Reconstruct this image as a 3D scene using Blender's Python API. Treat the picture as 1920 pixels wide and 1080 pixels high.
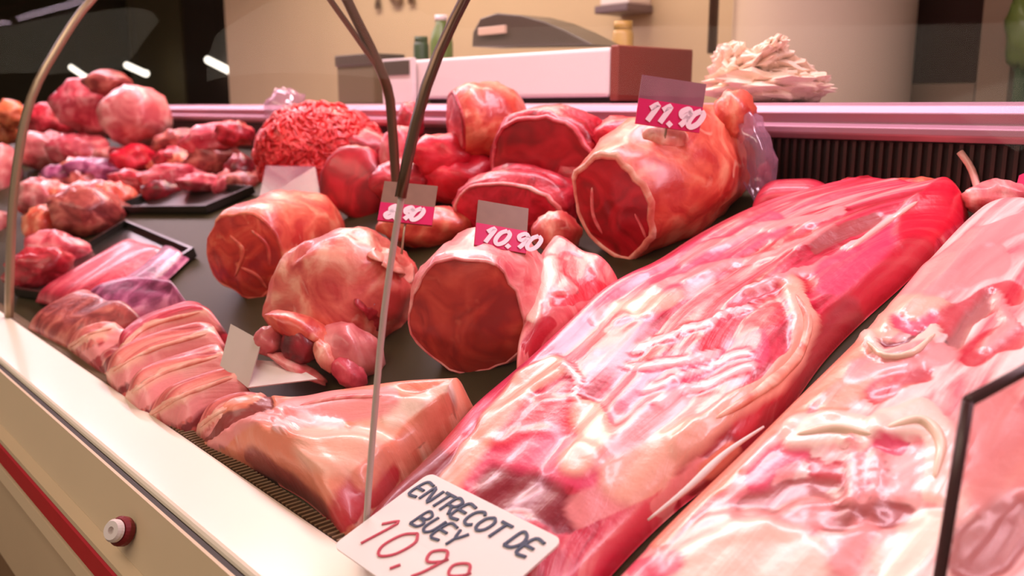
import bpy, math, random
from mathutils import Vector, Matrix, noise
from mathutils.bvhtree import BVHTree
random.seed(7)
for o in list(bpy.data.objects): bpy.data.objects.remove(o)
S = bpy.context.scene
C = S.collection

# ------------------------------------------------------------------ camera
FPX = 1700.0
PITCH = math.atan(340 / FPX)
YAW = math.radians(41.2)
CAM = Vector((0, 0, 1.35))
fh = Vector((-math.cos(YAW), math.sin(YAW), 0))
FWD = fh * math.cos(PITCH) + Vector((0, 0, -math.sin(PITCH)))
RGT = Vector((fh.y, -fh.x, 0))
UPV = RGT.cross(FWD)
cd = bpy.data.cameras.new('camera'); cam = bpy.data.objects.new('camera', cd); C.objects.link(cam)
cd.sensor_width = 36; cd.lens = FPX / 1920 * 36
cam.matrix_world = Matrix(((RGT.x, UPV.x, -FWD.x, CAM.x), (RGT.y, UPV.y, -FWD.y, CAM.y), (RGT.z, UPV.z, -FWD.z, CAM.z), (0, 0, 0, 1)))
cd.clip_start = 0.02
cd.dof.use_dof = True; cd.dof.focus_distance = 1.0; cd.dof.aperture_fstop = 5.0
S.camera = cam
# ------------------------------------------------------------------ light
S.view_settings.view_transform = 'Standard'; S.view_settings.look = 'None'
S.view_settings.gamma = 1; S.view_settings.use_curve_mapping = False
S.view_settings.exposure = 0.0
w = bpy.data.worlds.new('world'); S.world = w; w.use_nodes = True
w.node_tree.nodes['Background'].inputs[0].default_value = (1.0, 0.86, 0.74, 1)
w.node_tree.nodes['Background'].inputs[1].default_value = 0.26
LAMP_POWER = 11.8
LAMP_COL = (1.0, 0.73, 0.87)
def area(name, loc, sx, sy, power, col, rot=(0, 0, 0), parent=None):
    l = bpy.data.lights.new(name, 'AREA'); l.shape = 'RECTANGLE'; l.size = sx; l.size_y = sy
    l.energy = power; l.color = col
    o = bpy.data.objects.new(name, l); C.objects.link(o); o.location = loc; o.rotation_euler = rot
    if parent: o.parent = parent; o.location = Vector(loc) - parent.location
    return o
area('shop_fill_light', (-1.2, -0.9, 2.95), 4.0, 0.9, 50, (1.0, 0.86, 0.70))  # unseen warm light added to brighten the rim and front panel
area('service_fill_light', (-3.1, 1.9, 2.95), 2.6, 0.4, 54, (1.0, 0.84, 0.68))  # unseen light added over the aisle to brighten back wall and column

# ------------------------------------------------------------------ helpers
DO = Vector((0, .42, .93)); SL = math.radians(20)
EV = Vector((0, math.cos(SL), math.sin(SL))); EN = Vector((0, -math.sin(SL), math.cos(SL)))
def ray(x, y): return ((x - 960) * RGT + (540 - y) * UPV + FPX * FWD).normalized()
def plane(x, y, n, p0):
    d = ray(x, y); return CAM + d * ((p0 - CAM).dot(n) / d.dot(n))
def pdeck(x, y, w=0.0): return plane(x, y, EN, DO + EN * w)
def py(x, y, Y): return plane(x, y, Vector((0, 1, 0)), Vector((0, Y, 0)))
def px_(x, y, X): return plane(x, y, Vector((1, 0, 0)), Vector((X, 0, 0)))
def pz(x, y, z): return plane(x, y, Vector((0, 0, 1)), Vector((0, 0, z)))
def pdist(x, y, dep):
    d = ray(x, y); return CAM + d * (dep / d.dot(FWD))
def depth(P): return (P - CAM).dot(FWD)
def decku(P): q = P - DO; return q.x, q.dot(EV)
def deckp(u, v, w=0): return DO + Vector((u, 0, 0)) + EV * v + EN * w

def props(o, label=None, cat=None, group=None, kind=None):
    if label: o['label'] = label
    if cat: o['category'] = cat
    if group: o['group'] = group
    if kind: o['kind'] = kind
    return o
def thing(name, label, cat, loc=(0, 0, 0), group=None, kind=None):
    o = bpy.data.objects.new(name, None); C.objects.link(o); o.location = loc; o.empty_display_size = .02
    return props(o, label, cat, group, kind)
WLOC = {}
def wloc(o):
    return WLOC.get(o.name, Vector(o.location))
def obj(name, vs, fs, mat, parent=None, smooth=True, uvs=None, label=None, cat=None, group=None, kind=None, bevel=0, sub=0):
    vs = [Vector(v) for v in vs]
    if parent: org = wloc(parent)
    else:
        lo = [min(v[i] for v in vs) for i in range(3)]; hi = [max(v[i] for v in vs) for i in range(3)]
        org = Vector(((lo[0] + hi[0]) / 2, (lo[1] + hi[1]) / 2, lo[2]))
    me = bpy.data.meshes.new(name); me.from_pydata([v - org for v in vs], [], fs); me.update()
    if uvs:
        l = me.uv_layers.new(name='UVMap')
        for p in me.polygons:
            for li in p.loop_indices: l.data[li].uv = uvs[me.loops[li].vertex_index]
    me.materials.append(mat)
    for p in me.polygons: p.use_smooth = smooth
    o = bpy.data.objects.new(name, me); C.objects.link(o)
    if parent: o.parent = parent
    else: o.location = org
    WLOC[o.name] = org.copy()
    if bevel:
        m = o.modifiers.new('bevel', 'BEVEL'); m.width = bevel; m.segments = 3; m.limit_method = 'ANGLE'
    if sub:
        m = o.modifiers.new('sub', 'SUBSURF'); m.levels = sub; m.render_levels = sub
    return props(o, label, cat, group, kind)
BOXF = [(0, 1, 3, 2), (4, 6, 7, 5), (0, 4, 5, 1), (2, 3, 7, 6), (0, 2, 6, 4), (1, 5, 7, 3)]
def boxv(a, b):
    return [Vector(((a, b)[i][0], (a, b)[j][1], (a, b)[k][2])) for i in (0, 1) for j in (0, 1) for k in (0, 1)]
def box(name, a, b, mat, parent=None, bevel=0.0, **k): return obj(name, boxv(a, b), BOXF, mat, parent, smooth=False, bevel=bevel, **k)
def prism(name, prof, x0, x1, mat, parent=None, smooth=False, bevel=0, **k):
    """profile of (y,z) extruded along X"""
    n = len(prof); vs = [Vector((x0, y, z)) for y, z in prof] + [Vector((x1, y, z)) for y, z in prof]
    fs = [(i, (i + 1) % n, n + (i + 1) % n, n + i) for i in range(n)] + [tuple(range(n))[::-1], tuple(range(n, 2 * n))]
    return obj(name, vs, fs, mat, parent, smooth=smooth, bevel=bevel, **k)
def plate(name, quad, th, mat, parent=None, **k):
    a, b, c, d = [Vector(q) for q in quad]; n = (b - a).cross(d - a).normalized() * th
    vs = [a, b, c, d, a + n, b + n, c + n, d + n]
    return obj(name, vs, [(3, 2, 1, 0), (4, 5, 6, 7), (0, 1, 5, 4), (1, 2, 6, 5), (2, 3, 7, 6), (3, 0, 4, 7)], mat, parent, smooth=False, **k)
def catmull(P, n):
    P = [Vector(p) for p in P]
    if len(P) == 2: return [P[0].lerp(P[1], i / (n - 1)) for i in range(n)]
    Q = [P[0] * 2 - P[1]] + P + [P[-1] * 2 - P[-2]]
    dense = []
    for i in range(len(P) - 1):
        p0, p1, p2, p3 = Q[i:i + 4]
        for k in range(16):
            t = k / 16
            dense.append(.5 * ((2 * p1) + (p2 - p0) * t + (2 * p0 - 5 * p1 + 4 * p2 - p3) * t * t + (3 * p1 - p0 - 3 * p2 + p3) * t ** 3))
    dense.append(P[-1])
    acc = [0]
    for a, b in zip(dense, dense[1:]): acc.append(acc[-1] + (b - a).length)
    out = []; j = 0
    for i in range(n):
        s = acc[-1] * i / (n - 1)
        while j < len(acc) - 2 and acc[j + 1] < s: j += 1
        d = acc[j + 1] - acc[j]
        out.append(dense[j].lerp(dense[j + 1], (s - acc[j]) / d if d > 1e-9 else 0))
    return out
def tube(name, pts, r, mat, parent=None, n=10, rs=None, seg=8, **k):
    P = catmull(pts, n); vs = []; fs = []
    for i, p in enumerate(P):
        t = (P[min(i + 1, n - 1)] - P[max(i - 1, 0)]).normalized()
        a = t.cross(Vector((0, 0, 1)));
        if a.length < .05: a = t.cross(Vector((0, 1, 0)))
        a.normalize(); b = t.cross(a)
        rr = r if rs is None else r * catmull([Vector((q, 0, 0)) for q in rs], n)[i].x
        for j in range(seg):
            g = 2 * math.pi * j / seg; vs.append(p + (a * math.cos(g) + b * math.sin(g)) * rr)
    for i in range(n - 1):
        for j in range(seg): fs.append((i * seg + j, i * seg + (j + 1) % seg, (i + 1) * seg + (j + 1) % seg, (i + 1) * seg + j))
    fs.append(tuple(range(seg))[::-1]); fs.append(tuple(range((n - 1) * seg, n * seg)))
    return obj(name, vs, fs, mat, parent, **k)

# ------------------------------------------------------------------ materials
def lin(c): return tuple(((v / 255) / 12.92 if v / 255 <= .04045 else ((v / 255 + .055) / 1.055) ** 2.4) for v in c) + (1,)
def mat(name, col, rough=.5, metal=0, coat=0, noise_amt=0.0, nscale=20, bump=0, alpha=None, spec=.5):
    m = bpy.data.materials.new(name); m.use_nodes = True; nt = m.node_tree; b = nt.nodes['Principled BSDF']
    b.inputs['Roughness'].default_value = rough; b.inputs['Metallic'].default_value = metal
    b.inputs['Coat Weight'].default_value = coat; b.inputs['Coat Roughness'].default_value = .12
    b.inputs['Specular IOR Level'].default_value = spec
    b.inputs['Base Color'].default_value = lin(col)
    tc = nt.nodes.new('ShaderNodeTexCoord')
    nz = nt.nodes.new('ShaderNodeTexNoise'); nz.inputs['Scale'].default_value = nscale; nz.inputs['Detail'].default_value = 4
    nt.links.new(tc.outputs['Object'], nz.inputs['Vector'])
    hs = nt.nodes.new('ShaderNodeHueSaturation'); hs.inputs['Color'].default_value = lin(col)
    mr = nt.nodes.new('ShaderNodeMapRange'); mr.inputs[3].default_value = 1 - noise_amt - .01; mr.inputs[4].default_value = 1 + noise_amt + .01
    nt.links.new(nz.outputs[0], mr.inputs[0]); nt.links.new(mr.outputs[0], hs.inputs['Value'])
    nt.links.new(hs.outputs[0], b.inputs['Base Color'])
    if bump:
        bp = nt.nodes.new('ShaderNodeBump'); bp.inputs['Strength'].default_value = bump; bp.inputs['Distance'].default_value = .004
        nt.links.new(nz.outputs[0], bp.inputs['Height']); nt.links.new(bp.outputs[0], b.inputs['Normal'])
    return m
def deep(c):
    v = lin(c); return (v[0] ** 1.0, v[1] ** 1.14, v[2] ** 1.0, 1)
def meat(name, stops, scale=(8, 8, 8), fat=None, fatamt=.5, fscale=None, coord='Object', rough=.42, coat=.28, bump=.7, dist=1.5, rot=(0, 0, 0), bd=.006, paint=False):
    """wet meat: colour ramp over stretched noise, fat veins over a second one"""
    m = bpy.data.materials.new(name); m.use_nodes = True; nt = m.node_tree; b = nt.nodes['Principled BSDF']; L = nt.links
    tc = nt.nodes.new('ShaderNodeTexCoord')
    mp = nt.nodes.new('ShaderNodeMapping'); mp.inputs['Scale'].default_value = scale; mp.inputs['Rotation'].default_value = rot
    L.new(tc.outputs[coord], mp.inputs[0])
    n1 = nt.nodes.new('ShaderNodeTexNoise'); n1.inputs['Scale'].default_value = 1; n1.inputs['Detail'].default_value = 5; n1.inputs['Distortion'].default_value = dist
    L.new(mp.outputs[0], n1.inputs[0])
    cr = nt.nodes.new('ShaderNodeValToRGB'); el = cr.color_ramp.elements
    n = len(stops)
    for i in range(n):
        pos = .36 + .28 * i / max(n - 1, 1)
        e = el[i] if i < 2 else el.new(pos)
        e.position = pos; e.color = deep(stops[i])
    el[0].position = .36
    L.new(n1.outputs[0], cr.inputs[0])
    col = cr.outputs[0]
    if fat:
        mp2 = nt.nodes.new('ShaderNodeMapping'); mp2.inputs['Scale'].default_value = fscale or tuple(s * 1.7 for s in scale); mp2.inputs['Location'].default_value = (3, 7, 1)
        mp2.inputs['Rotation'].default_value = rot
        L.new(tc.outputs[coord], mp2.inputs[0])
        n2 = nt.nodes.new('ShaderNodeTexNoise'); n2.inputs['Scale'].default_value = 1; n2.inputs['Detail'].default_value = 4; n2.inputs['Distortion'].default_value = 1.0
        L.new(mp2.outputs[0], n2.inputs[0])
        mr = nt.nodes.new('ShaderNodeMapRange'); mr.inputs[1].default_value = .78 - .45 * fatamt; mr.inputs[2].default_value = .86 - .45 * fatamt + .08
        L.new(n2.outputs[0], mr.inputs[0])
        mx = nt.nodes.new('ShaderNodeMixRGB'); mx.inputs[2].default_value = deep(fat)
        L.new(mr.outputs[0], mx.inputs[0]); L.new(col, mx.inputs[1]); col = mx.outputs[0]
    if paint:   # anatomy laid on the slab: muscles, fat, bone, some painted glare and gap shade (attribute), ragged by the same noise
        at = nt.nodes.new('ShaderNodeAttribute'); at.attribute_name = 'anatomy'
        ma = nt.nodes.new('ShaderNodeMath'); ma.operation = 'ADD'; L.new(at.outputs['Alpha'], ma.inputs[0])
        mm = nt.nodes.new('ShaderNodeMath'); mm.operation = 'MULTIPLY_ADD'; mm.inputs[1].default_value = 1.5; mm.inputs[2].default_value = -.75; L.new(n1.outputs[0], mm.inputs[0]); L.new(mm.outputs[0], ma.inputs[1])
        r2 = nt.nodes.new('ShaderNodeMapRange'); r2.inputs[1].default_value = .32; r2.inputs[2].default_value = .68; L.new(ma.outputs[0], r2.inputs[0])
        m3 = nt.nodes.new('ShaderNodeMixRGB'); L.new(col, m3.inputs[1]); L.new(at.outputs['Color'], m3.inputs[2])
        sc = nt.nodes.new('ShaderNodeMath'); sc.operation = 'MULTIPLY'; sc.inputs[1].default_value = .88; L.new(r2.outputs[0], sc.inputs[0]); L.new(sc.outputs[0], m3.inputs[0]); col = m3.outputs[0]
    L.new(col, b.inputs['Base Color'])
    b.inputs['Roughness'].default_value = rough; b.inputs['Coat Weight'].default_value = coat; b.inputs['Coat Roughness'].default_value = .16
    bp = nt.nodes.new('ShaderNodeBump'); bp.inputs['Strength'].default_value = bump; bp.inputs['Distance'].default_value = bd
    n3 = nt.nodes.new('ShaderNodeTexNoise'); n3.inputs['Scale'].default_value = 85; n3.inputs['Detail'].default_value = 3; L.new(tc.outputs['Object'], n3.inputs[0])
    ad = nt.nodes.new('ShaderNodeMath'); ad.operation = 'MULTIPLY_ADD'; ad.inputs[1].default_value = .35; L.new(n3.outputs[0], ad.inputs[0]); L.new(n1.outputs[0], ad.inputs[2])
    L.new(ad.outputs[0], bp.inputs['Height']); L.new(bp.outputs[0], b.inputs['Normal'])
    return m
def glassmat(name, tint=(1, 1, 1), ior=1.25, rough=.02, thin=0.0, tcol=(200, 190, 190)):
    m = bpy.data.materials.new(name); m.use_nodes = True; nt = m.node_tree; nt.nodes.remove(nt.nodes['Principled BSDF'])
    out = nt.nodes['Material Output']
    t = nt.nodes.new('ShaderNodeBsdfTransparent'); t.inputs[0].default_value = (*tint, 1)
    g = nt.nodes.new('ShaderNodeBsdfGlossy'); g.inputs['Roughness'].default_value = rough; g.inputs[0].default_value = (1, 1, 1, 1)
    mx = nt.nodes.new('ShaderNodeMixShader'); mx.inputs[0].default_value = ior - 1.2; nt.links.new(t.outputs[0], mx.inputs[1]); nt.links.new(g.outputs[0], mx.inputs[2])
    last = mx.outputs[0]
    if thin:
        d = nt.nodes.new('ShaderNodeBsdfDiffuse'); d.inputs[0].default_value = lin(tcol)
        m2 = nt.nodes.new('ShaderNodeMixShader'); m2.inputs[0].default_value = thin
        nt.links.new(last, m2.inputs[1]); nt.links.new(d.outputs[0], m2.inputs[2]); last = m2.outputs[0]
    nt.links.new(last, out.inputs[0]); return m
def emit(name, col, s):
    m = bpy.data.materials.new(name); m.use_nodes = True; nt = m.node_tree; nt.nodes.remove(nt.nodes['Principled BSDF'])
    e = nt.nodes.new('ShaderNodeEmission'); e.inputs[0].default_value = (*col, 1); e.inputs[1].default_value = s
    nt.links.new(e.outputs[0], nt.nodes['Material Output'].inputs[0]); return m

M = {}
M['rim'] = mat('cream_enamel', (228, 216, 198), .35, coat=.2, noise_amt=.02, nscale=6)
M['panel'] = mat('beige_panel', (205, 180, 148), .45, noise_amt=.04, nscale=5)
M['red'] = mat('red_rubber', (186, 8, 34), .4, noise_amt=.1, nscale=30)
M['dark'] = mat('dark_gap', (38, 28, 20), .6)
M['black'] = mat('black_plastic', (34, 30, 27), .3, coat=.2)
M['steel'] = mat('deck_steel', (58, 50, 28), .5, metal=.1, noise_amt=.2, nscale=9, spec=.25)  # colour kept dark for the shade between the meats
M['ledge'] = mat('ledge_steel', (188, 138, 156), .42, metal=.35, noise_amt=.06, nscale=4)  # steel tinted pink for the lamps it reflects
M['vent'] = mat('vent_dark', (40, 28, 28), .5, metal=.2)
M['ventslat'] = mat('vent_slat', (70, 50, 48), .45, metal=.4)
M['post'] = mat('glass_post', (176, 150, 124), .3, metal=.5)
M['brownrod'] = mat('bronze_rod', (112, 84, 66), .3, metal=.6)
M['seal'] = mat('seal_strip', (198, 178, 168), .3)
M['wall'] = mat('wall_beige', (206, 180, 146), .8, noise_amt=.05, nscale=3)
M['column'] = mat('column_cream', (214, 190, 164), .6, noise_amt=.02, nscale=2)
M['darkwall'] = mat('wall_olive', (64, 54, 30), .7, noise_amt=.25, nscale=2)
M['darkpillar'] = mat('pillar_brown', (52, 38, 28), .6, noise_amt=.1, nscale=3)
M['olivepillar'] = mat('pillar_olive', (104, 92, 62), .6, noise_amt=.12, nscale=3)
M['brownpillar'] = mat('pillar_tan', (132, 106, 78), .6, noise_amt=.12, nscale=3)
M['door'] = mat('door_dark', (52, 32, 25), .85, spec=.15, noise_amt=.05)
M['trim'] = mat('trim_pale', (196, 168, 142), .5)
M['floor'] = mat('floor_brown', (128, 98, 70), .6, noise_amt=.2, nscale=6)
M['ceiling'] = mat('ceiling_cream', (210, 196, 176), .9)
M['white'] = mat('white_plastic', (226, 212, 208), .4, noise_amt=.03, nscale=4)
M['paper'] = mat('tag_paper', (244, 232, 230), .55)
M['greypaper'] = mat('tag_grey', (206, 190, 180), .55, noise_amt=.06, nscale=60)
M['ink'] = mat('ink_blue', (46, 62, 92), .5)
M['redink'] = mat('ink_red', (196, 62, 84), .5)
M['magenta'] = mat('tag_magenta', (214, 18, 96), .4)
M['digit'] = mat('tag_digit', (250, 226, 236), .5)
M['mauve'] = mat('tag_mauve', (142, 84, 100), .35, noise_amt=.25, nscale=40)
M['tagbrown'] = mat('tag_brown', (138, 104, 88), .4, noise_amt=.2, nscale=50)
M['browncard'] = mat('brown_side', (126, 48, 36), .45, noise_amt=.12, nscale=10)
M['cover'] = mat('dark_cover', (74, 62, 48), .4, noise_amt=.1)
M['green'] = mat('green_glass', (96, 116, 52), .3)
M['dgreen'] = mat('green_dark', (44, 66, 28), .4)
M['gold'] = mat('gold', (176, 140, 70), .4)
M['cloth'] = mat('cream_paper', (240, 214, 192), .7, noise_amt=.06, nscale=30, bump=.3)
M['glass'] = glassmat('case_glass', (.99, .98, .975), 1.206, rough=.0)
M['divider'] = glassmat('divider_glass', (.97, .92, .90), 1.212, thin=.12, tcol=(225, 150, 140))
M['film'] = glassmat('clear_film', (.97, .93, .95), 1.32, rough=.12, thin=.28, tcol=(214, 160, 186))
M['bone'] = mat('bone', (246, 214, 190), .4, coat=.3, noise_amt=.06, nscale=40)
M['tendon'] = mat('tendon', (250, 196, 186), .3, coat=.5, noise_amt=.05, nscale=30)
# meats
M['beef'] = meat('beef_pink', [(176, 22, 44), (214, 62, 78), (226, 92, 98), (240, 150, 140)], (5, 44, 8), fat=(246, 180, 166), fatamt=.42, fscale=(4, 52, 9), coord='UV', paint=True, rough=.34, coat=.36, bump=.35)
M['beefpale'] = meat('beef_pale', [(222, 116, 116), (244, 162, 152), (250, 196, 186), (253, 224, 216)], (4, 30, 8), fat=(252, 228, 218), fatamt=.56, fscale=(4, 30, 9), coord='UV', paint=True, rough=.34, coat=.4, bump=.35)
M['fat'] = meat('fat_cream', [(226, 140, 112), (242, 176, 146), (248, 206, 178)], (22, 22, 22), bump=.4)
M['fatpink'] = meat('fat_pink', [(222, 104, 100), (238, 150, 136), (246, 190, 176)], (18, 18, 18), bump=.4)
M['muscle'] = meat('muscle_red', [(160, 6, 26), (206, 16, 44), (226, 44, 64)], (24, 24, 24), bump=.5)
M['muscledark'] = meat('muscle_dark', [(86, 8, 16), (128, 12, 26), (160, 26, 40)], (22, 22, 22), bump=.5)
M['musclepink'] = meat('muscle_pink', [(206, 52, 84), (226, 78, 104), (232, 104, 118)], (14, 14, 14), bump=.3)
M['musclebright'] = meat('muscle_bright', [(196, 14, 36), (226, 30, 52), (236, 66, 74)], (20, 20, 20), bump=.5)
M['skin'] = meat('pork_skin', [(220, 116, 78), (242, 158, 118), (250, 194, 158)], (10, 14, 10), fat=(252, 214, 196), fatamt=.42, coord='UV', bump=.4, paint=True)
M['chop'] = meat('pork_chop', [(170, 60, 56), (230, 128, 108), (244, 172, 148)], (5, 30, 8), fat=(244, 190, 164), fatamt=.40, coord='UV', bump=.5, paint=True)
M['chopred'] = meat('pork_red', [(164, 26, 44), (212, 64, 78), (228, 110, 108)], (5, 26, 8), fat=(240, 170, 156), fatamt=.36, coord='UV', bump=.5, paint=True)
M['cutbrown'] = meat('cut_brown', [(150, 34, 20), (186, 60, 36), (208, 88, 56)], (16, 16, 16), fat=(206, 104, 70), fatamt=.3, bump=.2)
M['cutred'] = meat('cut_red', [(140, 8, 18), (178, 18, 32), (200, 38, 46)], (16, 16, 16), bump=.2)
M['cutorange'] = meat('cut_orange', [(164, 30, 14), (204, 64, 34), (222, 104, 64)], (18, 18, 18), fat=(226, 130, 84), fatamt=.34, bump=.4)
M['hamfat'] = meat('ham_fat', [(200, 74, 62), (230, 126, 100), (246, 182, 150)], (13, 13, 13), fat=(248, 204, 180), fatamt=.40, bump=.5)
M['hamorange'] = meat('ham_orange', [(196, 66, 46), (226, 112, 76), (242, 164, 120)], (13, 13, 13), fat=(246, 196, 160), fatamt=.32, bump=.5)
M['pinkmeat'] = meat('pink_meat', [(190, 56, 66), (222, 98, 100), (236, 146, 140)], (16, 16, 16), fat=(244, 184, 176), fatamt=.36, bump=.6)
M['palemeat'] = meat('pale_meat', [(196, 92, 86), (226, 136, 124), (240, 178, 164)], (12, 12, 12), bump=.5)
M['redmeat'] = meat('red_meat', [(140, 12, 24), (186, 34, 46), (214, 74, 76)], (22, 22, 22), fat=(236, 150, 140), fatamt=.25, bump=.6)
M['brownmeat'] = meat('brown_meat', [(130, 50, 40), (176, 88, 70), (210, 130, 104)], (18, 18, 18), bump=.6)
M['fatpaint'] = meat('fat_painted', [(222, 104, 100), (238, 150, 136), (246, 190, 176)], (14, 22, 14), coord='UV', paint=True, bump=.5)
M['purple'] = meat('purple_meat', [(110, 40, 70), (164, 84, 116), (214, 140, 164)], (14, 14, 14), bump=.5)
M['orange'] = meat('orange_food', [(176, 84, 40), (216, 124, 70), (236, 164, 104)], (20, 20, 20), bump=.6)
M['mince'] = meat('mince', [(190, 20, 20), (228, 48, 44), (238, 84, 70)], (40, 40, 40), fat=(246, 140, 116), fatamt=.26, bump=.6)

# ------------------------------------------------------------------ room
def struct(o, label): return props(o, label, None, None, 'structure')
box('floor', (-12, -3, -.1), (3, 7, 0), M['floor'], kind='structure')
box('ceiling', (-12, -3, 3.0), (3, 7, 3.1), M['ceiling'], kind='structure')
YW = 2.6
xl = py(420, 0, YW).x; xr = py(1350, 0, YW).x
box('wall_back', (xl, YW, 0), (xr + .3, YW + .12, 3.0), M['wall'], kind='structure')
# dark shop beyond on the left
box('wall_far', (-12, 5.2, 0), (xl + .2, 5.3, 3.0), M['darkwall'], kind='structure')
box('wall_left', (-12.1, -3, 0), (-12, 5.3, 3.0), M['darkwall'], kind='structure')
box('wall_end', (xl, YW + .12, 0), (xl + .1, 5.2, 3.0), M['darkwall'], kind='structure')
a, b = py(340, 0, 3.4), py(420, 0, 3.4)
box('trim_1', (a.x, 3.4, 0), (b.x, 3.6, 3.0), M['darkpillar'], kind='structure')
a, b = py(236, 0, 3.7), py(336, 0, 3.7)
box('trim_2', (a.x, 3.7, 0), (b.x, 3.9, 3.0), M['olivepillar'], kind='structure')
# round column on the right
a, b = py(1345, 100, 2.35), py(1700, 100, 2.35)
cx = (a.x + b.x) / 2 + .02; cr = (b.x - a.x) / 2 * .83; cy = 2.35 + .05
n = 48; vs = [Vector((cx + cr * math.cos(2 * math.pi * i / n), cy + cr * math.sin(2 * math.pi * i / n), z)) for z in (0, 3.0) for i in range(n)]
obj('wall_column', vs, [(i, (i + 1) % n, n + (i + 1) % n, n + i) for i in range(n)] + [tuple(range(n))[::-1], tuple(range(n, 2 * n))], M['column'], kind='structure')
a, b = py(1692, 80, 2.6), py(1840, 80, 2.6)
d = thing('door_1', None, None, (a.x, 2.6, 0), kind='structure')
box('door_leaf', (a.x + .02, 2.62, .0), (b.x, 2.66, 2.4), M['door'], d)
box('door_trim', (a.x - .012, 2.57, 0), (a.x + .014, 2.64, 2.4), M['trim'], d)
c0 = py(0, 150, 2.58)
box('door_rail', (a.x + .02, 2.585, 0), (b.x, 2.63, py(1760, 157, 2.585).z), M['brownpillar'], d)
a, b = py(1838, 80, 2.55), py(1898, 80, 2.55)
box('trim_3', (a.x, 2.55, 0), (b.x, 2.75, 3.0), M['brownpillar'], kind='structure')
box('wall_right', (b.x - .3, 3.6, 0), (3, 3.7, 3.0), M['darkwall'], kind='structure')
# lit green shelf goods behind the tan pillar
b = py(1914, 60, 3.2)
def lumpv(c, rad, axes, nu=22, nv=14, amp=.12, freq=1.0, seed=0.0, flat=None):
    vs = []; fs = []
    for i in range(nv + 1):
        th = math.pi * i / nv
        for j in range(nu):
            ph = 2 * math.pi * j / nu
            d = Vector((math.sin(th) * math.cos(ph), math.sin(th) * math.sin(ph), math.cos(th)))
            k = 1 + amp * noise.noise(d * 1.6 * freq + Vector((seed * 3.7, seed * 1.3, seed * 5.1))) + amp * .5 * noise.noise(d * 3.9 * freq + Vector((seed, 5, seed)))
            q = Vector((d.x * rad[0], d.y * rad[1], d.z * rad[2])) * k
            vs.append(c + axes[0] * q.x + axes[1] * q.y + axes[2] * q.z)
    for i in range(nv):
        for j in range(nu):
            fs.append((i * nu + j, i * nu + (j + 1) % nu, (i + 1) * nu + (j + 1) % nu, (i + 1) * nu + j))
    return vs, fs
def camaxes(tilt=0.0, yaw=0.0):
    t = math.radians(tilt); a = RGT * math.cos(t) + UPV * math.sin(t); u = -RGT * math.sin(t) + UPV * math.cos(t)
    return a, FWD.copy(), u
def lump(name, x, y, rx, ry, m, label=None, cat=None, parent=None, base=None, Y=None, rz=None, tilt=0, amp=.14, freq=1.0, group=None, nu=22, nv=14, lift=0, dep=None, kind=None):
    """rounded piece seen at pixel x,y with semi axes rx,ry px; rests on the deck at row `base`"""
    if dep is None:
        if Y is not None: dep = depth(py(x, y, Y))
        else: dep = depth(pdeck(x, y + ry if base is None else base, lift))
    k = dep / FPX; c = pdist(x, y, dep)
    r = rz if rz else (rx + ry) / 2 * k
    ax = camaxes(tilt)
    vs, fs = lumpv(c, (rx * k, r, ry * k), ax, nu, nv, amp, freq, random.random() * 50)
    o = obj(name, vs, fs, m, parent, label=label, cat=cat, group=group, kind=kind); BV[o.name] = BVHTree.FromPolygons(vs, fs); return o
BV = {}
pc_ = py(1922, 60, 2.45)
lp = thing('leafy_plant', 'green leafy plant at the right edge beside the tan pillar', 'plant', (pc_.x, pc_.y, 0))
lump('foliage', 1922, 60, 30, 70, M['green'], parent=lp, Y=2.45, amp=.3, freq=2)
tube('stem', [Vector((pc_.x, pc_.y, .3)), Vector((pc_.x, pc_.y, pc_.z))], .015, M['dgreen'], lp, n=3)
tube('pot', [Vector((pc_.x, pc_.y, .0)), Vector((pc_.x, pc_.y, .3))], .12, M['olivepillar'], lp, n=6, rs=[.75, 1], seg=20)

# ------------------------------------------------------------------ display counter
X0, X1 = -6.5, 0.75
ctr = thing('display_counter', 'cream glass-fronted butcher display counter with red bumper rail', 'counter', (0, .8, 0))
zr = py(0, 838, .258).z
prism('front_rim', [(.307, .95), (.398, .95), (.398, .90), (.307, .90)], X0, X1, M['rim'], ctr, bevel=.006)
prism('rim_gap', [(.2965, .944), (.309, .944), (.309, .88), (.2965, .88)], X0, X1, M['dark'], ctr)
prism('front_panel', [(.272, zr + .018), (.2945, .947), (.298, .947), (.298, .60), (.285, .60), (.285, zr - .06), (.272, zr - .06)], X0, X1, M['panel'], ctr)
# red bumper rail below
bump = prism('bumper_rail', [(.285, zr + .012), (.268, zr + .010), (.258, zr + .000), (.258, zr - .028), (.268, zr - .04), (.285, zr - .042)], X0, X1, M['red'], ctr)
prism('bumper_ledge', [(.272, zr + .017), (.258, zr + .014), (.2575, zr + .008), (.272, zr + .008)], X0, X1, M['panel'], ctr)
prism('lower_strip', [(.285, zr - .050), (.266, zr - .052), (.262, zr - .068), (.285, zr - .072)], X0, X1, M['panel'], ctr)
prism('plinth', [(.32, .60), (.36, .60), (.36, 0.0), (.32, 0.0)], X0, X1, M['floor'], ctr)
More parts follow.
